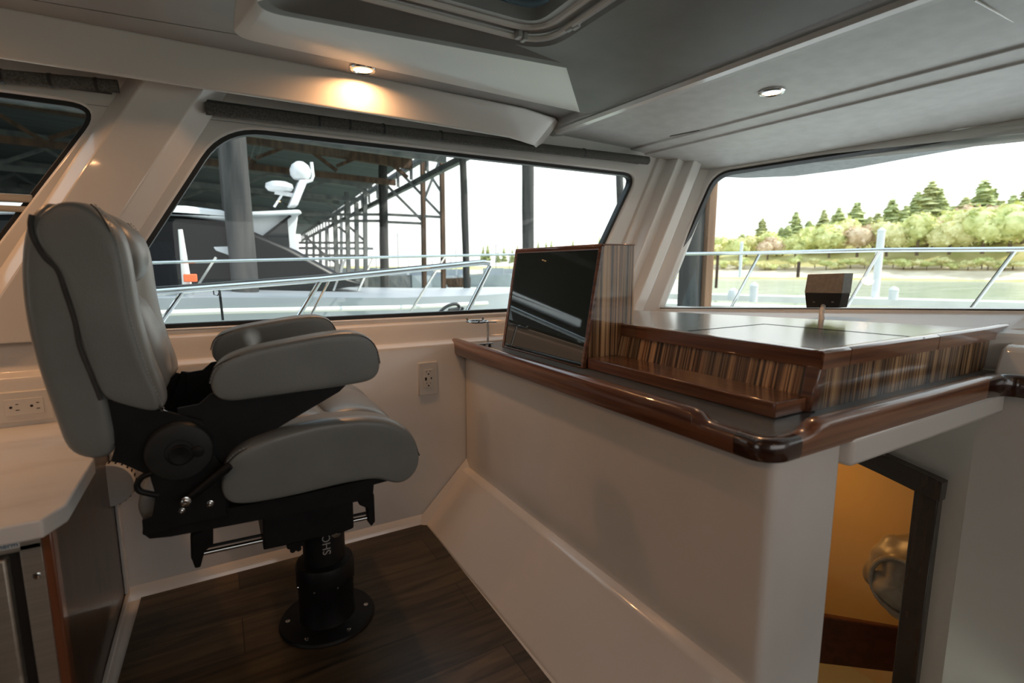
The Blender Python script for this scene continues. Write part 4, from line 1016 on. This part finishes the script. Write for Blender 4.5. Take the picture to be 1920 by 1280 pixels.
# conifers: px, top row, distance, half width in px
cons = [(1425, 408, 9), (1487, 396, 10), (1519, 420, 9), (1540, 392, 10), (1567, 388, 10), (1600, 378, 13), (1640, 398, 11), (1664, 372, 12), (1690, 384, 10), (1735, 338, 14), (1712, 358, 12), (1760, 372, 11), (1800, 368, 12), (1832, 336, 14), (1850, 352, 11), (1915, 348, 13), (1890, 372, 12), (1462, 425, 8), (1400, 440, 7), (1580, 410, 11), (1780, 385, 10), (1868, 375, 12), (1940, 330, 14), (1970, 350, 14), (1625, 405, 9), (1752, 352, 11)]
cons += [(1385+i*42+rnd.uniform(-6, 6), 434-i*5+rnd.uniform(-14, 6), 9) for i in range(14)]
for i, (u, v, wp) in enumerate(cons):
    D_ = 166+(i % 4)*11; b_ = PD(u, 482-(u-1400)*.05, D_); t_ = PD(u, v, D_)
    conifer('tall dark-topped conifer on the far shore' if v < 350 else 'mid-height conifer in the tree line on the far shore', b_, t_.z-b_.z, wp*D_/960*3.1, 'conifer' if i % 3 else 'conifer2', rnd)
for i in range(34):
    u = 1325+i*19+rnd.uniform(-6, 6); vt = 456-(u-1325)*.14+rnd.uniform(-14, 8); D_ = 132+10*(i % 3)
    b_ = PD(u, 484-(u-1400)*.03, D_); t_ = PD(u, vt, D_); h = max(2.5, t_.z-b_.z)
    bush('rounded sunlit broadleaf tree in front of the conifers', b_, h*.40+1.0, h, ['leafy', 'leafy2', 'leafy', 'madrona'][rnd.randrange(4)], rnd)
for i in range(26):
    u = 1330+i*24+rnd.uniform(-9, 9); D_ = 128; b_ = PD(u, 503+rnd.uniform(-6, 3), D_)
    bush('low pale shrub on the dry bank above the beach', b_, rnd.uniform(1.0, 2.0), rnd.uniform(1.2, 2.2), ['leafy2', 'leafy'][i % 2], rnd, 'shrub', 'shrub', 'shrubs on the bank')
# distant low tree line seen through the side window
for i in range(22):
    u = 905+i*13+rnd.uniform(-4, 4); D_ = 170; v = 462-max(0, (u-985))*.10+rnd.uniform(-10, 12); b_ = PD(u, 492, D_); t_ = PD(u, v, D_)
    conifer('small distant conifer seen through the side window above the display pod', b_, t_.z-b_.z, 6*D_/960*1.4, 'conifer', rnd)
# dock fingers, bollards and light post across the basin
def dock(u0, u1, D_, z, w, lab):
    a = PD(u0, 500, D_); b = PD(u1, 500, D_); a.z = b.z = z; bm = NB(); bar(bm, a, b, w, .35); return tag(obj('floating_dock', bm, 'dockw'), lab, 'dock')
dock(1150, 2150, 27, WZ+.45, 1.6, 'long pale floating dock across the basin, nearer of the two')
dock(1150, 2150, 36, WZ+.5, 1.6, 'long pale floating dock across the basin, farther of the two')
def post(nm, u, v0, v1, wpx, D_, mat, lab, cat='post', grp=None, cap=False):
    b = PD(u, v0, D_); t = PD(u, v1, D_); b.x, b.y = t.x, t.y; r = wpx*D_/960/2
    o = thing(nm, lab, cat, b, grp); bm = NB(); cyl(bm, b, t, r, 14); obj('shaft', bm, mat, o, smooth=True)
    bm = NB(); lathe(bm, t, (0, 0, 1), [(r*1.02, -r*.5), (r*1.1, 0), (r*.7, r*.5), (.001, r*.9)], 14); obj('cap', bm, mat, o, smooth=True); return o
post('dock_post', 1653, 566, 432, 10, 34, 'whitem', 'tall white dock post rising above the rail in the windscreen')
post('dock_post', 1391, 520, 455, 5, 60, 'whitem', 'thin white post left of the slanted stanchion')
post('bollard', 1414, 566, 535, 13, 30, 'whitem', 'white bollard on the dock left of the instrument box', 'bollard')
post('bollard', 1676, 562, 543, 12, 30, 'whitem', 'white bollard on the dock right of the tall white post', 'bollard')
post('mooring_stake', 1346, 540, 478, 5, 45, 'rust', 'thin dark mooring stake standing in the water')
post('mooring_stake', 1498, 520, 492, 5, 60, 'rust', 'small far mooring stake by the beach')
bm = NB(); p = PD(1375, 545, 30); lathe(bm, (p.x, p.y, WZ+.6), (0, 0, 1), [(.28, 0), (.3, .2), (.22, .5), (.05, .62), (.001, .64)], 16); tag(obj('dock_box', bm, 'whitem', smooth=True), 'small white dock fitting beside the mooring stake', 'dock fitting')
# big square-faced piling close outside the windscreen
a = PD(1290, 600, 6.6); bm = NB(); cyl(bm, (a.x, a.y, WZ-.5), (a.x, a.y, 2.35), .135, 24)
pl_ = thing('piling', 'dark piling with a brown strip for its sunlit side just outside the windscreen left side', 'piling', (a.x, a.y, WZ)); obj('shaft', bm, 'pile', pl_, smooth=True)
a2 = PD(1318, 600, 6.62); bm = NB(); bar(bm, (a2.x, a2.y, WZ-.5), (a2.x, a2.y, 2.30), .12, .12); obj('sunlit_side', bm, 'pilesun', pl_)  # brown strip added as the piling's sunlit side
def piling(u0, v0, u1, v1, wpx, D_, lab, ztop=None, mat='pile'):
    p = PD(u0, v0, D_); q = PD(u1, v1, D_); d = (q-p)
    if ztop is not None: q = p+d*((ztop-p.z)/d.z)
    b = p+d*((WZ-.4-p.z)/d.z); r = wpx*D_/960/2
    t = thing('piling', lab, 'piling', (b.x, b.y, WZ)); bm = NB(); n = 10
    P = [b.lerp(q, k/n)+Vector((rnd.uniform(-.01, .01), rnd.uniform(-.01, .01), 0))*r*8 for k in range(n+1)]
    tube(bm, P, [r*(1.05-.12*k/n)*rnd.uniform(.97, 1.03) for k in range(n+1)], 14); obj('shaft', bm, mat, t, smooth=True, ang=60); return t
piling(464, 600, 436, 235, 42, 6.8, 'thick leaning grey piling outside the side window, nearest to the chair', 3.6)
piling(434, 470, 417, 240, 18, 10, 'thinner piling just behind the thick leaning one', 6.0)
piling(876, 560, 868, 290, 13, 16, 'dark slim piling outside the side window, left of the display pod', 6.6)
piling(990, 465, 989, 305, 22, 13, 'broad dark piling behind the top of the display pod', 6.6)
piling(1164, 400, 1161, 320, 13, 15, 'slim piling at the right end of the side window', 6.6)
piling(722, 560, 718, 345, 16, 26, 'grey piling carrying the shed truss', 6.0)
# covered shed: roof sheet, beams, wall and trusses
sh_ = thing('boat_shed', 'dark timber and steel covered boat shed beyond the neighbouring yacht', 'boat shed', (2, 40, WZ))
ed = [PZ(u, v, 6.0) for u, v in ((800, 279), (720, 335), (640, 390), (565, 440))]
bm = NB(); hexa(bm, [(-12, 9, 7.2), (ed[0].x, 12, 6.05), (ed[0].x, ed[0].y, 6.05), (ed[3].x, ed[3].y, 6.05), (-12, 90, 7.2)], [(-12, 9, 7.4), (ed[0].x, 12, 6.2), (ed[0].x, ed[0].y, 6.2), (ed[3].x, ed[3].y, 6.2), (-12, 90, 7.4)]); obj('roof', bm, 'roofm', sh_)
bm = NB(); box(bm, -12.3, -12, 9, 95, WZ, 7.4); obj('wall', bm, 'wallm', sh_)
bm = NB(); box(bm, -12, 5.5, 92, 92.4, WZ, 7.4); obj('end_wall', bm, 'wallm', sh_)
for y_ in (13, 18, 24, 31, 40, 52, 66):
    bm = NB(); bar(bm, (-12, y_, 6.9), (8.4, y_, 5.8), .28, .45)
    bar(bm, (-12, y_, 5.4), (7.6, y_, 4.9), .16, .25)
    for k in range(6):
        xa = -11+k*3.2; bar(bm, (xa, y_, 5.4), (xa+1.6, y_, 6.2), .12, .14); bar(bm, (xa+1.6, y_, 6.3), (xa+3.2, y_, 5.2), .12, .14)
    obj('roof_truss', bm, 'rust' if y_ in (13, 24) else 'galv', sh_)
# edge girder along the open side
bm = NB()
e0, e1x = ed[0], ed[3]; lo0 = PZ(800, 279, 6.0)-Vector((0, 0, .9)); lo1 = e1x-Vector((0, 0, .9))
bar(bm, e0+Vector((0, -8, 0)), e1x, .22, .25); bar(bm, lo0+Vector((0, -8, 0)), lo1, .22, .25)
n = 26
for k in range(n+1):
    p = e0.lerp(e1x, k/n); q = lo0.lerp(lo1, k/n); bar(bm, p, q, .12, .12)
obj('edge_girder', bm, 'galv', sh_)
# bents (posts and bracing) seen in elevation right of the roof edge
bm = NB()
def ln(D_, segs, w, mat, nm, par):
    bm = NB()
    for (ua, va, ub, vb) in segs: bar(bm, PD(ua, va, D_), PD(ub, vb, D_), w, w)
    return obj(nm, bm, mat, par)
ln(26, [(725, 402, 832, 407), (725, 416, 793, 419), (722, 344, 792, 414), (745, 317, 828, 404), (782, 290, 830, 364), (829, 288, 797, 370), (570, 402, 722, 402), (600, 414, 722, 414)], .12, 'galv', 'truss', sh_)
ln(26, [(796, 560, 792, 283), (832, 560, 828, 283)], .20, 'rust', 'post', sh_)
ln(34, [(655, 560, 650, 360), (670, 545, 668, 380), (686, 560, 684, 352), (633, 560, 628, 405)], .24, 'galv', 'post', sh_)
ln(34, [(634, 425, 654, 440), (655, 425, 684, 452), (570, 440, 620, 490), (600, 470, 640, 500), (560, 455, 686, 455), (560, 478, 686, 479)], .14, 'galv', 'truss', sh_)
ln(55, [(575, 540, 575, 440), (588, 540, 588, 440), (600, 540, 600, 430), (612, 540, 612, 425), (560, 465, 700, 466), (640, 520, 640, 400), (565, 500, 640, 502)], .25, 'galv', 'post', sh_)
# clutter of far moored boats and masts below the shed edge
for i in range(16):
    u = 575+i*22+rnd.uniform(-8, 8)
    if i > 13: u = 930+(i-14)*25
    D_ = rnd.uniform(50, 75); p = PD(u, 500, D_); L_ = rnd.uniform(2.5, 4.5); h = rnd.uniform(.9, 1.5)
    b = thing('moored_boat', 'small far-off white boat moored beyond the shed posts', 'boat', (p.x, p.y, WZ), 'far moored boats')
    bm = NB(); ax_ = Vector((.86, -.5, 0)); bx_ = Vector((.5, .86, 0)); R = []
    for t in (-1, -.6, 0, .5, .85, 1.05):
        w_ = .9*(1-max(0, t)**2*.95); c = Vector((p.x, p.y, WZ))+ax_*L_*t
        R.append([c+bx_*w_+Vector((0, 0, h+.2*max(t, 0))), c-bx_*w_+Vector((0, 0, h+.2*max(t, 0))), c-bx_*w_*.6, c+bx_*w_*.6])
    loft(bm, R); obj('hull', bm, ['hullg', 'galv', 'hullg', 'rust'][i % 4], b)
    bm = NB(); c = Vector((p.x, p.y, WZ+h)); q = [c-ax_*L_*.5-bx_*.6, c+ax_*L_*.3-bx_*.6, c+ax_*L_*.3+bx_*.6, c-ax_*L_*.5+bx_*.6]; hexa(bm, q, [v+Vector((0, 0, .8)) for v in q]); obj('cabin', bm, 'hullg', b)
    bm = NB(); cyl(bm, c, c+Vector((0, 0, rnd.uniform(2, 5))), .05, 8); obj('mast', bm, 'galv', b)
bm = NB(); a = PD(560, 470, 95); b2 = PD(760, 470, 95)
# low far dock line under the boats
dock(560, 1000, 45, WZ+.4, 2.0, 'low far dock line seen through the side window')

# ---------------- neighbouring yacht
ny = thing('motor_yacht', 'white motor yacht with black raked windows moored alongside outside the side window', 'boat', (1, 8.5, WZ))
yd = 6.0
bm = NB(); R = []
for x, w, zt3, zb3 in ((-9, 1.9, .74, WZ), (-3, 2.0, .735, WZ), (0, 1.95, .70, WZ), (2, 1.7, .62, WZ), (3.6, 1.1, .58, WZ), (4.6, .55, .57, WZ), (5.4, .06, .58, WZ+.3)):
    yc = 8.0+(x/5.4*.3 if x > 0 else 0)
    R.append([(x, yc-w, zt3), (x, yc-w*.5, zt3+.05), (x, yc+w*.5, zt3+.05), (x, yc+w, zt3), (x, yc+w*.96, zt3-.15), (x, yc+w*.7, zb3), (x, yc-w*.7, zb3), (x, yc-w*.96, zt3-.15)])
loft(bm, R); obj('hull', bm, 'hullg', ny, smooth=True, ang=40)
bm = NB(); tube(bm, [(-9, 6.02, .60), (0, 6.0, .56), (2, 6.3, .50), (3.6, 7.0, .46)], .03, 8); obj('rub_rail', bm, 'dockw', ny, smooth=True)
def hp(pts, y): return [(PY(u, v, y).x, PY(u, v, y).z) for u, v in pts]
y_ = 7.0
bm = NB(); xzplate(bm, hp([(-500, 545), (-500, 400), (290, 402), (440, 418), (560, 470), (650, 520), (690, 534), (600, 546)], y_), y_, y_+2.0); obj('deckhouse_glass', bm, 'boatglass', ny, bevel=.06, ang=50)
bm = NB(); xzplate(bm, hp([(-500, 402), (-500, 372), (250, 385), (350, 388), (415, 396), (440, 406), (436, 416), (350, 405), (285, 401)], y_), y_-.15, y_+2.15); obj('cabin_roof', bm, 'whitem', ny, bevel=.04, ang=50)
bm = NB(); xzplate(bm, hp([(470, 405), (562, 397), (556, 440), (562, 478), (545, 474), (505, 458), (478, 456)], y_), y_+.1, y_+1.9); obj('upper_house', bm, 'whitem', ny, bevel=.03, ang=50)
bm = NB(); xzplate(bm, hp([(485, 454), (540, 410), (545, 470), (520, 462)], y_), y_+.06, y_+.12); obj('upper_window', bm, 'glassd', ny)
bm = NB(); bar(bm, PY(478, 456, y_+.04), PY(545, 404, y_+.04), .03); obj('window_post', bm, 'boatglass', ny)
bm = NB(); xzplate(bm, hp([(400, 463), (430, 462), (450, 475), (445, 484), (405, 470)], y_), y_-.06, y_-.01); obj('nav_light', bm, 'whitem', ny, bevel=.01)
bm = NB(); xzplate(bm, hp([(468, 398), (560, 394), (565, 402), (470, 407)], y_), y_-.1, y_+2.1); obj('flybridge_coaming', bm, 'whitem', ny, bevel=.02)
bm = NB(); xzplate(bm, hp([(540, 388), (560, 338), (576, 338), (556, 388)], y_+.9), y_+.8, y_+1.05); mt = obj('mast', bm, 'whitem', ny, bevel=.02)
p = PY(564, 336, y_+.9); bm = NB(); lathe(bm, p, (0, 0, 1), [(.001, -.02), (.10, 0), (.135, .05), (.14, .12), (.11, .19), (.05, .235), (.001, .245)], 24); obj('satellite_dome', bm, 'whitem', ny, smooth=True)
p = PY(524, 352, y_+.9); bm = NB(); lathe(bm, p, (0, 0, 1), [(.001, -.05), (.15, -.04), (.18, 0), (.17, .05), (.10, .08), (.001, .09)], 24); obj('radar_dome', bm, 'whitem', ny, smooth=True)
bm = NB(); tube(bm, [PY(572, 342, y_+.9), PY(584, 338, y_+.9), PY(587, 330, y_+.9), PY(584, 304, y_+.9)], .022, 8); obj('horn_arm', bm, 'whitem', ny, smooth=True)
bm = NB(); bar(bm, PY(515, 360, y_+.9), PY(550, 366, y_+.9), .05); bar(bm, PY(532, 360, y_+.9), PY(514, 388, y_+.9), .03); obj('radar_arm', bm, 'whitem', ny)
# yacht's hand rail
bm = NB(); yr = 6.05
top = [PY(-400, 508, yr), PY(290, 492, yr), PY(620, 484, yr), PY(950, 477, yr), PY(1262, 475, yr+.0)]
tube(bm, top, .016, 8); rl = obj('hand_rail', bm, 'chrome', ny, smooth=True)
for (u0, v0, u1, v1) in ((405, 482, 360, 552), (648, 484, 625, 545), (835, 480, 765, 592), (700, 483, 672, 545)):
    bm = NB(); bar(bm, PY(u0, v0, yr), PY(u1, v1, yr), .022); obj('stanchion', bm, 'chrome', ny)
bm = NB(); tube(bm, [PY(338, 430, yr+.3), PY(352, 545, yr+.3)], [.02, .045], 8); obj('antenna_pole', bm, 'dockw', ny, smooth=True)
bm = NB(); c = PY(357, 521, yr+.2); box(bm, c.x-.06, c.x+.06, c.y-.04, c.y+.04, c.z-.04, c.z+.04); obj('life_ring_light', bm, 'orange', ny, bevel=.01)
# fender cleat on yacht foredeck
bm = NB(); q = [PY(u, v, 6.2) for u, v in ((822, 588), (838, 574), (856, 570), (860, 578), (840, 582), (862, 584), (868, 576))]; tube(bm, cr_spline(q, 5), .022, 8); tag(obj('mooring_line', bm, 'rubber', smooth=True), 'dark coiled mooring line on the neighbouring yacht deck edge', 'rope')

# ---------------- own boat's stainless rails
orl = thing('side_rail', 'thick stainless side rail of this boat just outside the side window', 'rail', (0, 2.6, .7))
yo = 2.6
bm = NB(); tube(bm, [PY(-300, 572, yo), PY(290, 548, yo), PY(600, 524, yo), PY(905, 492, yo), PY(917, 493, yo), PY(919, 499, yo), PY(872, 594, yo), PY(866, 612, yo)], .0145, 12); obj('top_tube', bm, 'chrome', orl, smooth=True)
bm = NB(); tube(bm, [PY(-300, 555, yo+.06), PY(290, 541, yo+.06), PY(600, 518, yo+.06), PY(910, 489, yo+.06)], .009, 8); obj('weather_strip', bm, 'rubber', orl, smooth=True)
for (u0, v0, u1, v1, r_) in ((600, 526, 548, 612, .011), (618, 524, 572, 612, .006), (344, 545, 270, 650, .010)):
    bm = NB(); tube(bm, [PY(u0, v0, yo), PY(u1, v1, yo)], r_, 10); obj('brace', bm, 'chrome', orl, smooth=True)
bm = NB(); bar(bm, PY(411, 540, yo+.03), PY(418, 600, yo+.03), .010); tube(bm, [PY(400, 542, yo), PY(401, 552, yo), PY(408, 554, yo), PY(412, 546, yo)], .003, 6); obj('hook', bm, 'rubber', orl)
dk = NB(); loft(dk, [[(x, 1.98, .62), (x, 2.75, .55), (x, 2.80, .48), (x, 2.75, -1.2), (x, 2.70, -1.2), (x, 2.70, .50), (x, 1.98, .57)] for x in (-3, 2.2, 3.2)])
struct(obj('deck_side', dk, 'whitem'))
bw = thing('bow_rail', 'bright stainless bow rail on slanted stanchions beyond the windscreen', 'rail', (4, 1.5, .6))
def XR(u): return 3.35
pts = [PX(1267, 476, 3.3), PX(1425, 474, 3.5), PX(1650, 468.5, 3.7), PX(1925, 467, 3.85), PX(2150, 467, 3.9)]
bm = NB(); tube(bm, pts, .0135, 12); obj('top_tube', bm, 'chrome', bw, smooth=True)
for (u0, v0, u1, v1, x_) in ((1425, 475, 1368, 582, 3.5), (1650, 470, 1582, 585, 3.7), (1903, 470, 1812, 590, 3.85)):
    bm = NB(); tube(bm, [PX(u0, v0, x_), PX(u1, v1, x_-.02)], .0105, 10); obj('stanchion', bm, 'chrome', bw, smooth=True)
dk = NB(); loft(dk, [[(2.3, 2.6, .55), (2.3, -2.6, .55), (2.3, -2.6, .51), (2.3, 2.6, .51)], [(3.6, 2.35, .60), (3.6, -2.35, .60), (3.6, -2.35, .56), (3.6, 2.35, .56)], [(6.5, .3, .66), (6.5, -.3, .66), (6.5, -.3, .62), (6.5, .3, .62)]])
struct(obj('deck_fore', dk, 'whitem'))

# ================================================================ LIGHT
w = bpy.data.worlds.new('sky'); C.world = w; w.use_nodes = True; N = w.node_tree.nodes; L = w.node_tree.links
bg = N['Background']; tc = N.new('ShaderNodeTexCoord'); sx = N.new('ShaderNodeSeparateXYZ'); cr = N.new('ShaderNodeValToRGB')
cr.color_ramp.elements[0].position = .0; cr.color_ramp.elements[0].color = (1.0, .955, .90, 1)
cr.color_ramp.elements[1].position = .6; cr.color_ramp.elements[1].color = (.72, .88, 1.0, 1)
e = cr.color_ramp.elements.new(.22); e.color = (.98, .985, .975, 1)
L.new(tc.outputs['Generated'], sx.inputs[0]); L.new(sx.outputs['Z'], cr.inputs[0]); L.new(cr.outputs[0], bg.inputs[0])
bg.inputs[1].default_value = 1.85
sn = bpy.data.lights.new('sun', 'SUN'); sn.energy = 5.0; sn.angle = math.radians(.6); sn.color = (1, .93, .82)
so = bpy.data.objects.new('sun', sn); COL.objects.link(so); so.rotation_euler = (-Vector((.60, -.36, .70))).to_track_quat('-Z', 'Y').to_euler()

# ================================================================ CAMERA
cd = bpy.data.cameras.new('camera'); cam = bpy.data.objects.new('camera', cd); COL.objects.link(cam); C.camera = cam
cd.sensor_width = 36; cd.lens = 18.0; cd.clip_start = .02; cd.clip_end = 2000
cam.location = (0, 0, EYE); cam.rotation_euler = (math.radians(90-8.2), 0, YA-math.pi/2)
cd.dof.use_dof = True; cd.dof.focus_distance = 1.9; cd.dof.aperture_fstop = 2.8
C.view_settings.view_transform = 'Standard'; C.view_settings.look = 'None'; C.view_settings.gamma = 1; C.view_settings.exposure = 0
C.view_settings.use_curve_mapping = False
